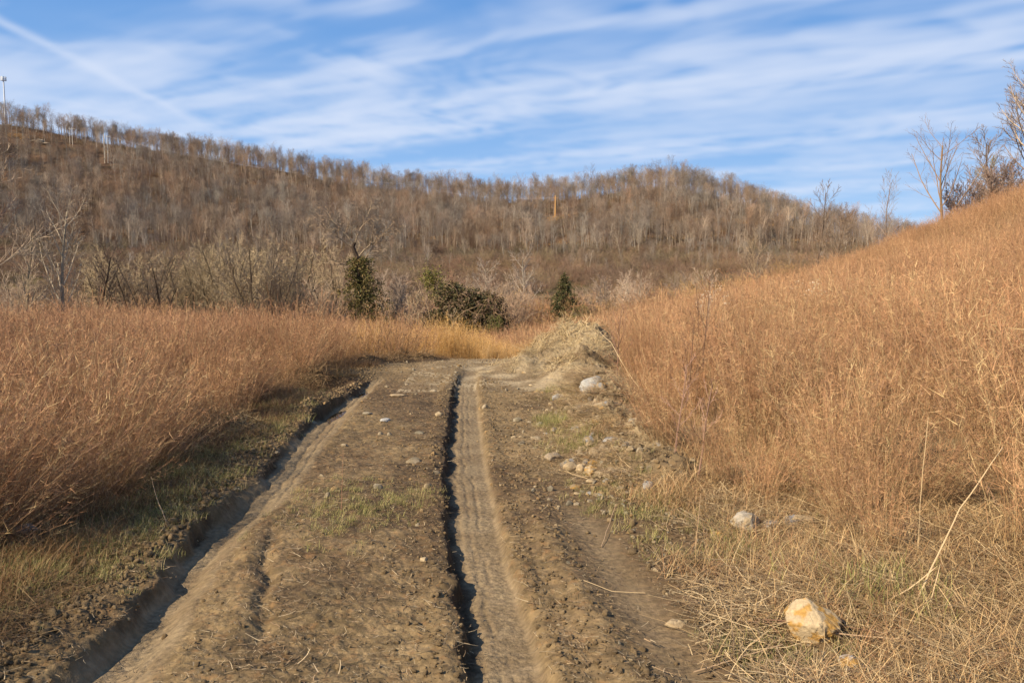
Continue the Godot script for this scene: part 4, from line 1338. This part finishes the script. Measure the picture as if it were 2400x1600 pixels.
	var pv := {"c0": lin(0.40, 0.29, 0.175), "c1": lin(0.33, 0.215, 0.14), "min_r": 0.011, "levels": [[5, 0.25, -0.02, 8.0, 0.2, 0.8, 0.5, 0.55, 4], [4, 0.3, -0.03, 6.0, 0.2, 0.8, 0.5, 0.6, 3], [3, 0.3, -0.03, 0, 0, 0, 0, 0, 3]]}
	for k in 60:
		grow(tang, tang, pv, Vector3(R(-2.6, 2.0), -0.1, R(-1.2, 1.2)), Vector3(R(-0.5, 0.8), 1, R(-0.4, 0.4)), R(2.4, 4.6), R(0.015, 0.03), 0)
	part("stems", tang.mesh(M.twig), o)
	var dk := func() -> Vector3:
		var c: Vector3 = [Vector3(0.9, 1.1, 0.5), Vector3(0.2, 1.2, 0.6), Vector3(1.7, 1.0, 0.5), Vector3(-1.3, 1.0, 0.5), Vector3(-0.5, 1.3, 0.6), Vector3(0.4, 2.1, 0.3), Vector3(1.4, 1.9, 0.3), Vector3(-0.6, 2.4, 0.0)][rng.randi() % 8]
		var q := rv()
		while q.length() > 1.0: q = rv()
		return c * Vector3(1.15, 1.2, 1.0) + q * Vector3(1.05, 1.0, 0.9)
	part("evergreen_leaves", foliage(9000, dk, 0.15, [lin(0.075, 0.068, 0.026), lin(0.115, 0.092, 0.034), lin(0.055, 0.052, 0.022), lin(0.16, 0.11, 0.055)], -0.24).mesh(M.leaf), o)
	o = thing("green_bush", "yellow green leafy climber rising from the top left of the dark thicket", "bush", at(-5.0, 51.0))
	var yg := func() -> Vector3:
		var t := R(0, 1)
		return Vector3(-0.3 + t * 1.0 + rng.randfn() * 0.32, 4.1 - 1.2 * t + rng.randfn() * 0.35, rng.randfn() * 0.3)
	part("leaves", foliage(1800, yg, 0.11, [lin(0.17, 0.15, 0.04), lin(0.13, 0.125, 0.03), lin(0.22, 0.18, 0.05)]).mesh(M.leaf), o)
	var sm := Mesher.new()
	for k in 6:
		sm.tube(stem(Vector3(R(-0.2, 0.3), -0.1, 0), Vector3(R(-0.1, 0.15), 1, 0), 4.2, 6, 0.08, 0.02), 0.02, 0.008, 4, brown, brown)
	part("stems", sm.mesh(M.twig), o)
	for b in [[-0.95, 47.5, 0.55, 1.9, 1600, "small rounded yellow green bush right of the dark thicket"], [0.3, 48.5, 0.95, 1.3, 1000, "low dark green bush right of the small rounded one"], [4.9, 57.0, 1.0, 1.9, 1500, "olive green bush at the right foot of the little cedar"], [1.2, 51.0, 0.9, 0.5, 500, "low mixed green growth left of the little cedar"], [29.2, 46.0, 0.5, 0.7, 500, "small green bush at the foot of the wood on the right bank"]]:
		o = thing("green_bush", b[5], "bush", at(b[0], b[1]))
		var rr: float = b[2]
		var hh: float = b[3]
		var bs := func() -> Vector3:
			var q := rv()
			while q.length() > 1.0: q = rv()
			return Vector3(q.x * rr, hh * 0.5 + q.y * hh * 0.55, q.z * rr)
		part("leaves", foliage(b[4], bs, 0.065, [lin(0.12, 0.12, 0.03), lin(0.085, 0.088, 0.026), lin(0.16, 0.14, 0.045)]).mesh(M.leaf), o)
		var sb := Mesher.new()
		for k in 7:
			sb.tube(stem(Vector3(R(-0.15, 0.15), -0.1, R(-0.15, 0.15)), Vector3(R(-0.4, 0.4), 1, R(-0.3, 0.3)), hh * 1.1, 4, 0.1, 0.02), 0.014, 0.005, 4, brown, brown)
		part("stems", sb.mesh(M.twig), o)
	# little cedar
	o = thing("cedar_tree", "little dark green cedar with a pointed top above the far grass", "tree", at(3.9, 60.0))
	var tr := Mesher.new()
	tr.tube(PackedVector3Array([Vector3(0, -0.2, 0), Vector3(0, 1.6, 0), Vector3(-0.05, 3.5, 0)]), 0.09, 0.015, 7, brown, brown)
	part("trunk", tr.mesh(M.bark), o)
	var cs := func() -> Vector3: return cone_spot(4.5, 2.0, 0.85) + Vector3(0, 0.05, 0)
	part("crown", foliage(6500, cs, 0.12, [lin(0.065, 0.07, 0.024), lin(0.10, 0.095, 0.032), lin(0.05, 0.052, 0.02), lin(0.15, 0.105, 0.05)], -0.26).mesh(M.leaf), o)
	# grey thicket across the valley bottom, shrub by shrub
	var grey_tree := tree_meshes(lin(0.46, 0.39, 0.30), lin(0.37, 0.30, 0.23), 6.4, 0.1, 0.12, 0.7, 0.5, 1.0, Vector3.ZERO, 0.05)
	plant("bare_tree", "grey round crowned tree with a whitish trunk in the middle of the thicket", "tree", grey_tree, 1.4, 68.0, 0.0, 1.0)
	plant("bare_tree", "grey bare tree behind the small rounded green bush", "tree", grey_tree, -2.3, 66.0, 2.0, 0.85)
	var spots := [[-7.7, 55.0, 0.85, 0, "grey shrub close right of the ivy covered dead tree"], [-6.5, 57.0, 0.9, 1, "pinkish grey shrub behind the pair of thin pale saplings"], [-4.2, 58.0, 0.9, 0, "grey shrub rising behind the dark thicket"], [-0.9, 60.0, 1.0, 0, "dense grey shrub right of the dark thicket"], [0.6, 58.0, 0.9, 1, "pinkish shrub left of the little cedar"], [5.6, 66.0, 0.95, 1, "pinkish shrub close right of the little cedar"],
		[7.4, 68.0, 1.0, 0, "grey shrub second right of the little cedar"], [9.2, 66.0, 0.95, 1, "brownish shrub third right of the little cedar"], [10.8, 70.0, 1.1, 0, "dark grey shrub above the middle of the right grass bank"], [12.9, 72.0, 1.0, 1, "pinkish grey shrub right of the dark grey one behind the bank"], [14.6, 71.0, 1.0, 0, "last tall grey shrub before the bank rises at right"], [16.6, 74.0, 0.9, 1, "low brownish shrub where the bank rises at right"], [18.6, 78.0, 1.0, 0, "grey shrub half hidden by the rising bank"],
		[-13.5, 60.0, 1.0, 1, "brownish shrub behind the thin grey shrub left of the dead tree"], [-9.2, 62.0, 0.95, 0, "grey shrub behind the ivy covered dead tree"], [-2.5, 72.0, 1.15, 1, "pinkish shrub far behind the dark thicket"], [8.6, 80.0, 1.1, 1, "pinkish shrub farthest back behind the cedar's right neighbours"], [12.0, 84.0, 1.2, 0, "grey shrub farthest back behind the middle of the bank"]]
	for s in spots:
		plant("bare_shrub", s[4], "shrub", [sh_grey, sh_pink][s[3]], s[0], s[1], R(0, 6), s[2] * R(0.95, 1.05), "grey thicket in the valley bottom", st)
	# right bank
	plant("bare_tree", "tall thin tree poking above the hill skyline left of the right bank", "tree", tree_meshes(lin(0.22, 0.16, 0.11), lin(0.2, 0.14, 0.095), 8.2, 0.07, 0.25, 0.55, 0.4, 0.9), 26.4, 70.0)
	plant("bare_tree", "bare bushy tree right beside the tall thin tree behind the bank", "tree", tree_meshes(lin(0.22, 0.16, 0.11), lin(0.22, 0.155, 0.105), 5.8, 0.07, 0.2, 0.6, 0.45, 1.0), 27.6, 69.0)
	plant("bare_tree", "Y shaped tan shrubby tree standing where hill and bank meet", "tree", tree_meshes(tan_, lin(0.33, 0.25, 0.16), 4.6, 0.05, 0.3, 0.6, 0.5, 0.7), 17.2, 56.0)
	plant("bare_tree", "slender bare sapling against the sky, left of the bigger bare tree", "tree", tree_meshes(lin(0.30, 0.225, 0.17), lin(0.25, 0.18, 0.145), 4.4, 0.04, 0.2, 0.5, 0.45, 0.75, Vector3.ZERO, 0.08, 0.006), 21.6, 46.5)
	plant("bare_tree", "wide bare tree with an orange lit trunk against the sky on the bank", "tree", tree_meshes(lin(0.34, 0.22, 0.125), lin(0.17, 0.125, 0.105), 5.0, 0.085, 0.14, 0.85, 0.78, 0.85, Vector3(-0.05, 0, 0), 0.12, 0.0065), 23.9, 45.0, 0.7)
	var sh_leafy := shrub_meshes(lin(0.2, 0.15, 0.12), lin(0.24, 0.17, 0.135), 8, 0.5, 2.9, 1.0)
	for s in [[25.2, 45.5, 0.95, "tangled shrub with a few clinging brown leaves right of the wide tree"], [26.6, 45.0, 1.0, "dense tangled shrub higher on the bank, left of the wood"], [27.9, 46.0, 1.1, "topmost tangled shrub touching the wood at right"]]:
		o = plant("bare_shrub", s[3], "shrub", sh_leafy, s[0], s[1], R(0, 6), s[2], "tangled shrubs on the right bank", st)
		var lv := Mesher.new()
		for i in 46:
			var q := Vector3(R(-1.2, 1.2), R(1.0, 2.7), R(-0.8, 0.8))
			var a := rv().normalized() * R(0.05, 0.1)
			var b := a.cross(rv()).normalized() * 0.04
			lv.quad(q, q + a * 0.5 + b, q + a, q + a * 0.5 - b, [lin(0.28, 0.12, 0.05), lin(0.2, 0.09, 0.045)][i % 2])
		part("leaves", lv.mesh(M.leaf), o)
	plant("bare_tree", "tall straight tan trunked tree at the right edge on top of the bank", "tree", tree_meshes(lin(0.44, 0.34, 0.22), lin(0.25, 0.19, 0.15), 8.4, 0.14, 0.42, 0.85, 0.4, 0.9, Vector3(-0.12, 0, 0)), 31.6, 50.0)
	plant("bare_tree", "leafless dark tree at the right picture edge behind the tan trunk", "tree", tree_meshes(lin(0.24, 0.18, 0.135), lin(0.23, 0.165, 0.125), 8.0, 0.12, 0.3, 0.8, 0.46, 1.0), 33.2, 52.0)
	plant("bare_tree", "lower bushy tree left of the tan trunk at the wood's edge", "tree", tree_meshes(lin(0.24, 0.18, 0.135), lin(0.23, 0.165, 0.125), 5.2, 0.08, 0.15, 0.75, 0.5, 1.0), 30.4, 51.5)
	plant("bare_tree", "small olive twigged tree low at the wood's left edge", "tree", tree_meshes(lin(0.24, 0.2, 0.13), lin(0.25, 0.2, 0.11), 3.6, 0.06, 0.12, 0.7, 0.5, 1.0), 29.4, 50.0)

# ------------------------------------------------------------------ the wooded hill
func crest_d(x: float) -> float:
	return herm(CX, CD, x)

func wooded_hill() -> void:
	var trees := []
	for i in 12:
		trees.append(hill_tree(i))
	var zones := [[-330.0, "bare tree on the ridge skyline close to the tall mast"], [-262.0, "bare tree on the ridge between the mast and the twin poles"], [-200.0, "bare tree on the ridge just right of the twin grey poles"], [-130.0, "bare tree on the descending skyline above the olive shrubs"], [-60.0, "bare tree on the skyline above the ivy covered dead tree"], [10.0, "bare tree on the low skyline left of the wooden pole"], [60.0, "bare tree on the skyline right above the wooden pole"], [115.0, "bare tree on the rounded knoll of the skyline"], [170.0, "bare tree on the skyline falling right of the knoll"], [400.0, "bare tree on the skyline where hill and bank meet"]]
	var i := 0
	var x := -358.0
	while x < 250.0:
		x += R(2.2, 4.6)
		var d := crest_d(x) + R(-14.0, 10.0)
		if absf(x) > 0.67 * d: continue
		var label := ""
		for z in zones:
			if x < z[0]:
				label = z[1]
				break
		var o := part("hill_tree", trees[i % 12], self)
		o.position = Vector3(x, base_h(x, d) - 0.3, -d)
		o.rotation.y = R(0, TAU)
		o.scale = Vector3.ONE * R(0.6, 1.05) * (1.12 if x > 60.0 and x < 115.0 else 1.0)
		var look := "grey " if (i % 12) % 3 != 0 else "reddish "
		look = ("tall " if o.scale.x > 0.98 else ("short " if o.scale.x < 0.83 else "medium ")) + look
		tag(o, look + label, "tree", "trees along the hill's skyline")
		i += 1
	# pale trunks standing clear at the foot of the hill
	var lows := [[-110.0, -35.0, 14, "grey tree at the hill foot left of the whitish trunks"], [-35.0, -8.0, 12, "whitish tree at the hill foot above the dark thicket"], [-8.0, 40.0, 16, "pale trunked tree low below the wooden pole"], [40.0, 140.0, 26, "grey tree at the hill foot behind the right bank"]]
	for l in lows:
		for k in int(l[2]):
			var px := R(l[0], l[1])
			var d := R(302.0, 330.0)
			if absf(px / d - 0.0531) < 0.01: px += 9.0
			var o := part("hill_tree", trees[[1, 2, 4, 5, 7, 8, 10][i % 7]], self)
			o.position = Vector3(px, base_h(px, d) - 0.3, -d)
			o.rotation = Vector3(R(-0.05, 0.05), R(0, TAU), R(-0.07, 0.07))
			o.scale = Vector3.ONE * R(0.5, 0.78)
			var lean := "upright " if absf(o.rotation.z) < 0.02 else ("left leaning " if o.rotation.z > 0.0 else "right leaning ")
			tag(o, ("tall " if o.scale.x > 0.64 else "short ") + lean + l[3], "tree", "pale trees at the foot of the hill")
			i += 1
	# everything between: more trees than one can count
	var w := []
	var t := []
	var guard := 0
	for k in 420:
		var px := R(-350.0, 150.0)
		var d := crest_d(px) + R(-22.0, 16.0)
		w.append(Transform3D(Basis(Vector3.UP, R(0, TAU)).scaled(Vector3.ONE * R(0.5, 0.95)), Vector3(px, base_h(px, d) - 0.3, -d)))
		t.append(Color(0.95, 0.92, 0.92) * R(0.7, 1.15))
	while w.size() < 8600 and guard < 60000:
		guard += 1
		var d := R(304.0, 590.0)
		if rng.randf() < 0.09: d = R(245.0, 310.0)
		var px := R(-0.68 * d - 10.0, 0.66 * d)
		var dc := crest_d(px)
		if d > dc + 22.0: continue
		if px > -5.0 and px < 60.0 and d > 385.0 and d < 437.0 and rng.randf() < (0.97 if absf(px - 23.1 * d / 435.0) < 4.5 else 0.7): continue      # open bench by the wooden pole
		if px < -250.0 and d > dc - 55.0 and d < dc - 14.0 and rng.randf() < 0.75: continue    # cleared strip below the mast
		var dens := n_soft.get_noise_2d(px * 0.35, d * 0.35)
		if dens < -0.25 and rng.randf() < 0.6: continue
		if absf(px / d - 0.0531) < 0.011 and d > 318.0 and d < 436.0 and rng.randf() < 0.93: continue      # power line cut below the wooden pole
		if absf(px / d + 0.4945) < 0.014 and d > 420.0 and d < 494.0 and rng.randf() < 0.9: continue      # open strip before the twin poles
		if absf(px / d + 0.538) < 0.012 and d > 480.0 and d < 526.0 and rng.randf() < 0.8: continue
		var s := R(0.4, 0.9)
		if d < 304.0:
			if n_soft.get_noise_2d(px * 1.2, 300.0) < -0.02: continue
			s *= 0.8
		if d < 312.0 + 30.0 * (0.5 + n_soft.get_noise_2d(px * 0.8, 77.0)):
			if rng.randf() < 0.55: continue
			s *= 0.7
		w.append(Transform3D(Basis(Vector3.UP, R(0, TAU)).rotated(Vector3(0, 0, 1), R(-0.05, 0.05)).scaled(Vector3.ONE * s), Vector3(px, base_h(px, d) - 0.3, -d)))
		var hue := n_soft.get_noise_2d(px * 0.5 + 200.0, d * 0.5)
		var c := Color(0.92 + 0.2 * hue, 0.92, 0.95 - 0.2 * hue) * R(0.65, 1.25) * (1.0 + 0.5 * n_soft.get_noise_2d(px * 0.9, d * 0.9 + 500.0))
		t.append(c)
	scatter("woodland", "leafless brown wood covering the whole slope of the far hill", "woodland", trees, w, t, "far_trees")
	var bs := []
	for k in 6:
		bs.append(brush(k))
	w = []
	t = []
	for k in 9000:
		var d := R(165.0, 560.0)
		var px := R(-0.68 * d - 10.0, 0.66 * d)
		if d > crest_d(px) + 10.0: continue
		var m := n_soft.get_noise_2d(px * 0.6, d * 0.6)
		if d < 300.0 and m < -0.12: continue
		w.append(Transform3D(Basis(Vector3.UP, R(0, TAU)).scaled(Vector3(R(0.8, 1.5), R(0.5, 1.1), R(0.8, 1.5))), Vector3(px, base_h(px, d), -d)))
		t.append(Color(1.0 + 0.2 * m, 0.95, 0.92 - 0.15 * m) * R(0.7, 1.15) * (1.25 if d < 300.0 else 1.0))
	for k in 5200:
		var d := 318.0 - 110.0 * pow(R(0, 1), 2.2)
		var px := R(-0.68 * d - 10.0, 0.66 * d)
		var m := n_soft.get_noise_2d(px * 0.7, d * 0.7)
		if d < 285.0 and m < -0.05: continue
		var s := R(0.9, 1.9)
		w.append(Transform3D(Basis(Vector3.UP, R(0, TAU)).scaled(Vector3(s, s * R(0.7, 1.1), s)), Vector3(px, base_h(px, d), -d)))
		t.append(Color(1.0 + 0.2 * m, 0.97, 0.96 - 0.1 * m) * R(0.65, 1.3))
	scatter("undergrowth", "tangled bare undergrowth beneath the wood and across the valley floor", "undergrowth", bs, w, t, "brush")
	w = []
	t = []
	for k in 3200:
		var d := R(58.0, 170.0)
		var px := R(-0.68 * d - 6.0, 0.66 * d)
		if px > 0.36 * d and d < 110.0: continue
		var m := n_soft.get_noise_2d(px * 1.3, d * 1.3)
		if m < -0.16: continue
		w.append(Transform3D(Basis(Vector3.UP, R(0, TAU)).scaled(Vector3(R(0.7, 1.2), R(0.55, 1.0), R(0.7, 1.2))), Vector3(px, base_h(px, d), -d)))
		t.append(Color(1.8, 1.5, 1.15) * R(0.7, 1.2))
	scatter("valley_brush", "greyish bare brush filling the valley bottom behind the first shrubs", "undergrowth", bs, w, t, "brush")
	# tawny grass on the bench by the pole and on the meadow at left
	var gold := tuft(60, 1.1, [lin(0.55, 0.33, 0.12), lin(0.48, 0.28, 0.11), lin(0.6, 0.4, 0.18)], 0.7, 1.4, 0.06)
	w = []
	t = []
	for s in [[14.0, 433.0, 36.0, 3.0, 300], [-14.0, 400.0, 14.0, 4.0, 110], [78.0, 425.0, 26.0, 3.0, 130], [100.0, 385.0, 40.0, 3.0, 160], [40.0, 352.0, 40.0, 2.5, 130], [150.0, 345.0, 40.0, 3.0, 110], [-60.0, 372.0, 40.0, 3.0, 60], [-152.0, 312.0, 3.5, 2.0, 40], [-137.0, 313.0, 6.0, 2.0, 60], [-165.0, 312.0, 3.0, 2.0, 12], [14.0, 303.0, 8.0, 2.0, 70], [-320.0, 528.0, 9.0, 3.0, 50]]:
		for k in int(s[4]):
			var px: float = s[0] + rng.randfn() * s[2] * 0.5
			var d: float = s[1] + rng.randfn() * s[3]
			w.append(Transform3D(Basis(Vector3.UP, R(0, TAU)).scaled(Vector3.ONE * R(0.6, 1.5)), Vector3(px, base_h(px, d), -d)))
			t.append(Color.WHITE * R(0.8, 1.15))
	scatter("tawny_grass", "tawny gold grass on the open bench and meadow strips of the hill", "grass", [gold], w, t, "grass_clumps")

func pole(called: String, label: String, cat: String, x: float, d: float, h: float, r: float, mat: Material, arms: Array, lean := 0.0) -> Node3D:
	var o := thing(called, label, cat, Vector3(x, base_h(x, d) - 0.5, -d))
	o.rotation.z = lean
	var m := Mesher.new()
	m.tube(PackedVector3Array([Vector3.ZERO, Vector3(0, h * 0.5, 0), Vector3(0, h, 0)]), r, r * 0.7, 8, Color.WHITE, Color.WHITE)
	part("post", m.mesh(mat), o)
	for a in arms:
		var c := Mesher.new()
		c.tube(PackedVector3Array([Vector3(-a[1], a[0], 0.2), Vector3(a[1], a[0], 0.2)]), 0.11, 0.11, 4, Color.WHITE, Color.WHITE)
		part("crossarm", c.mesh(mat), o)
	return o

func built_things() -> void:
	# telecom mast
	var x := -345.6
	var d := 559.0
	var o := thing("telecom_mast", "slim pale mast with a ring of antennas on the ridge at far left", "mast", Vector3(x, base_h(x, d) - 1.0, -d))
	var m := Mesher.new()
	m.tube(PackedVector3Array([Vector3.ZERO, Vector3(0, 16, 0), Vector3(0, 33, 0)]), 0.6, 0.4, 10, Color.WHITE, Color.WHITE)
	part("pole", m.mesh(M.steel), o)
	m = Mesher.new()
	m.tube(PackedVector3Array([Vector3(0, 30.8, 0), Vector3(0, 31.1, 0)]), 1.5, 1.5, 12, Color.WHITE, Color.WHITE)
	part("platform", m.mesh(M.steel), o)
	for k in 9:
		var a := TAU * k / 9
		var b := BoxMesh.new()
		b.size = Vector3(0.65, 2.6, 0.3)
		b.material = M.steel
		var p := part("antenna", b, o)
		p.position = Vector3(sin(a) * 1.65, 32.2, cos(a) * 1.65)
		p.rotation.y = a
	pole("utility_pole", "bright wooden utility pole standing alone on the hill's open bench", "utility pole", 23.1, 435.0, 12.5, 0.34, M.wood, [[11.2, 1.3]], -0.01)
	pole("utility_pole", "left one of two grey poles standing together below the ridge", "utility pole", -245.6, 492.0, 17.5, 0.24, M.greywood, [])
	pole("utility_pole", "right one of two grey poles standing together below the ridge", "utility pole", -243.7, 492.0, 17.0, 0.26, M.greywood, [[16.4, 2.6]])
	pole("utility_pole", "left one of a faint shorter pair of poles nearer the mast", "utility pole", -284.0, 525.0, 13.0, 0.18, M.greywood, [])
	pole("utility_pole", "right one of a faint shorter pair of poles nearer the mast", "utility pole", -282.3, 525.0, 13.0, 0.2, M.greywood, [[11.8, 2.2]])
	# wires from the twin poles to the wooden pole and beyond it
	var spans := [["sagging power line from the twin grey poles along the ridge", Vector3(-244.6, base_h(-244.6, 492) + 16.0, -492), Vector3(-60.0, base_h(-60, 470) + 13.0, -470), 4.0], ["power line coming down the slope to the wooden pole", Vector3(-60.0, base_h(-60, 470) + 13.0, -470), Vector3(23.1, base_h(23.1, 435) + 10.8, -435), 3.0]]
	for s in spans:
		m = Mesher.new()
		var pts := PackedVector3Array()
		for i in 13:
			var t := i / 12.0
			pts.append(s[1].lerp(s[2], t) - Vector3(0, 4.0 * s[3] * t * (1.0 - t), 0) - s[1])
		m.tube(pts, 0.035, 0.035, 4, lin(0.5, 0.45, 0.4), lin(0.5, 0.45, 0.4))
		var w := part("power_line", m.mesh(M.twig), self)
		w.position = s[1]
		tag(w, s[0], "power line")
	# rocks on the hill
	var pale := two_tone(lin(0.52, 0.44, 0.32), lin(0.36, 0.28, 0.19), 1.2)
	for r in [[-301.0, 521.0, Vector3(3.2, 1.7, 2.0), "pale sandstone block on the cleared slope under the ridge at left", 61], [-304.5, 523.0, Vector3(4.2, 0.8, 1.5), "flat pale ledge left of the sandstone block under the ridge", 62], [-296.5, 520.0, Vector3(3.4, 0.9, 1.5), "low pale ledge right of the sandstone block under the ridge", 63], [63.0, 328.0, Vector3(2.6, 0.9, 1.5), "grey rock pile on the hill slope right of the wooden pole", 64], [78.0, 326.0, Vector3(1.3, 0.6, 1.0), "small yellowish boulder right of the grey rock pile", 65], [38.0, 303.0, Vector3(0.9, 0.5, 0.8), "whitish boulder at the meadow edge under the hill", 66], [-343.0, 556.0, Vector3(3.5, 0.9, 1.5), "tan rock outcrop beside the mast's foot", 67]]:
		var o2 := MeshInstance3D.new()
		o2.name = numbered("hill_rock")
		o2.mesh = lump(r[2], r[4], 0.9, 3, pale, M.rock)
		add_child(o2, true)
		o2.position = Vector3(r[0], base_h(r[0], r[1]) + r[2].y * 0.6, -r[1])
		tag(o2, r[3], "rock")
	# low pale rail frame at the hill foot
	o = thing("rail_fence", "low pale rail fence at the hill foot right of the dead tree", "fence", Vector3(-48.5, base_h(-48.5, 300), -300))
	m = Mesher.new()
	m.tube(PackedVector3Array([Vector3(-3.8, 2.5, 0), Vector3(0, 2.5, 0), Vector3(3.8, 2.3, 0)]), 0.09, 0.09, 4, Color.WHITE, Color.WHITE)
	part("rail", m.mesh(M.greywood), o)
	for k in 7:
		m = Mesher.new()
		m.tube(PackedVector3Array([Vector3(0, -0.3, 0), Vector3(0, 2.5, 0)]), 0.07, 0.07, 4, Color.WHITE, Color.WHITE)
		part("post", m.mesh(M.greywood), o).position.x = -3.6 + k * 1.2

# ------------------------------------------------------------------ build
func _ready() -> void:
	rng.seed = 20240217
	for n in [[n_soft, 3, 0.05, 3], [n_mid, 7, 0.35, 3], [n_fine, 13, 2.0, 3]]:
		n[0].seed = n[1]
		n[0].frequency = n[2]
		n[0].fractal_octaves = n[3]
		n[0].noise_type = FastNoiseLite.TYPE_SIMPLEX_SMOOTH
	# camera, sky, sun, exposure
	var cam := Camera3D.new()
	cam.name = "camera"
	cam.position = Vector3(0, 1.6, 0)
	cam.rotation_degrees = Vector3(-4.85, 0, 0)
	cam.fov = 46.0
	cam.near = 0.05
	cam.far = 4000.0
	add_child(cam)
	cam.current = true
	var env := Environment.new()
	env.background_mode = Environment.BG_SKY
	env.sky = Sky.new()
	env.sky.sky_material = make_sky()
	env.background_energy_multiplier = 0.6
	env.tonemap_mode = Environment.TONE_MAPPER_LINEAR
	env.tonemap_exposure = 1.75
	env.sdfgi_enabled = true
	env.ssao_enabled = true
	env.ssil_enabled = true
	var we := WorldEnvironment.new()
	we.name = "world_environment"
	we.environment = env
	add_child(we)
	var sun := DirectionalLight3D.new()
	sun.name = "sun"
	sun.light_energy = 1.6
	sun.light_color = Color(1.0, 0.93, 0.82)
	sun.light_angular_distance = 0.5
	sun.shadow_enabled = true
	add_child(sun)
	var el := deg_to_rad(35.0)
	var to_sun := Vector3(-0.80 * cos(el), sin(el), 0.60 * cos(el))
	sun.look_at_from_position(to_sun * 50.0, Vector3.ZERO)
	materials()
	make_grids()
	terrain()
	wooded_hill()
	middle_distance()
	built_things()
	grassland()
	soil_things()
	stones()
	small_growth()
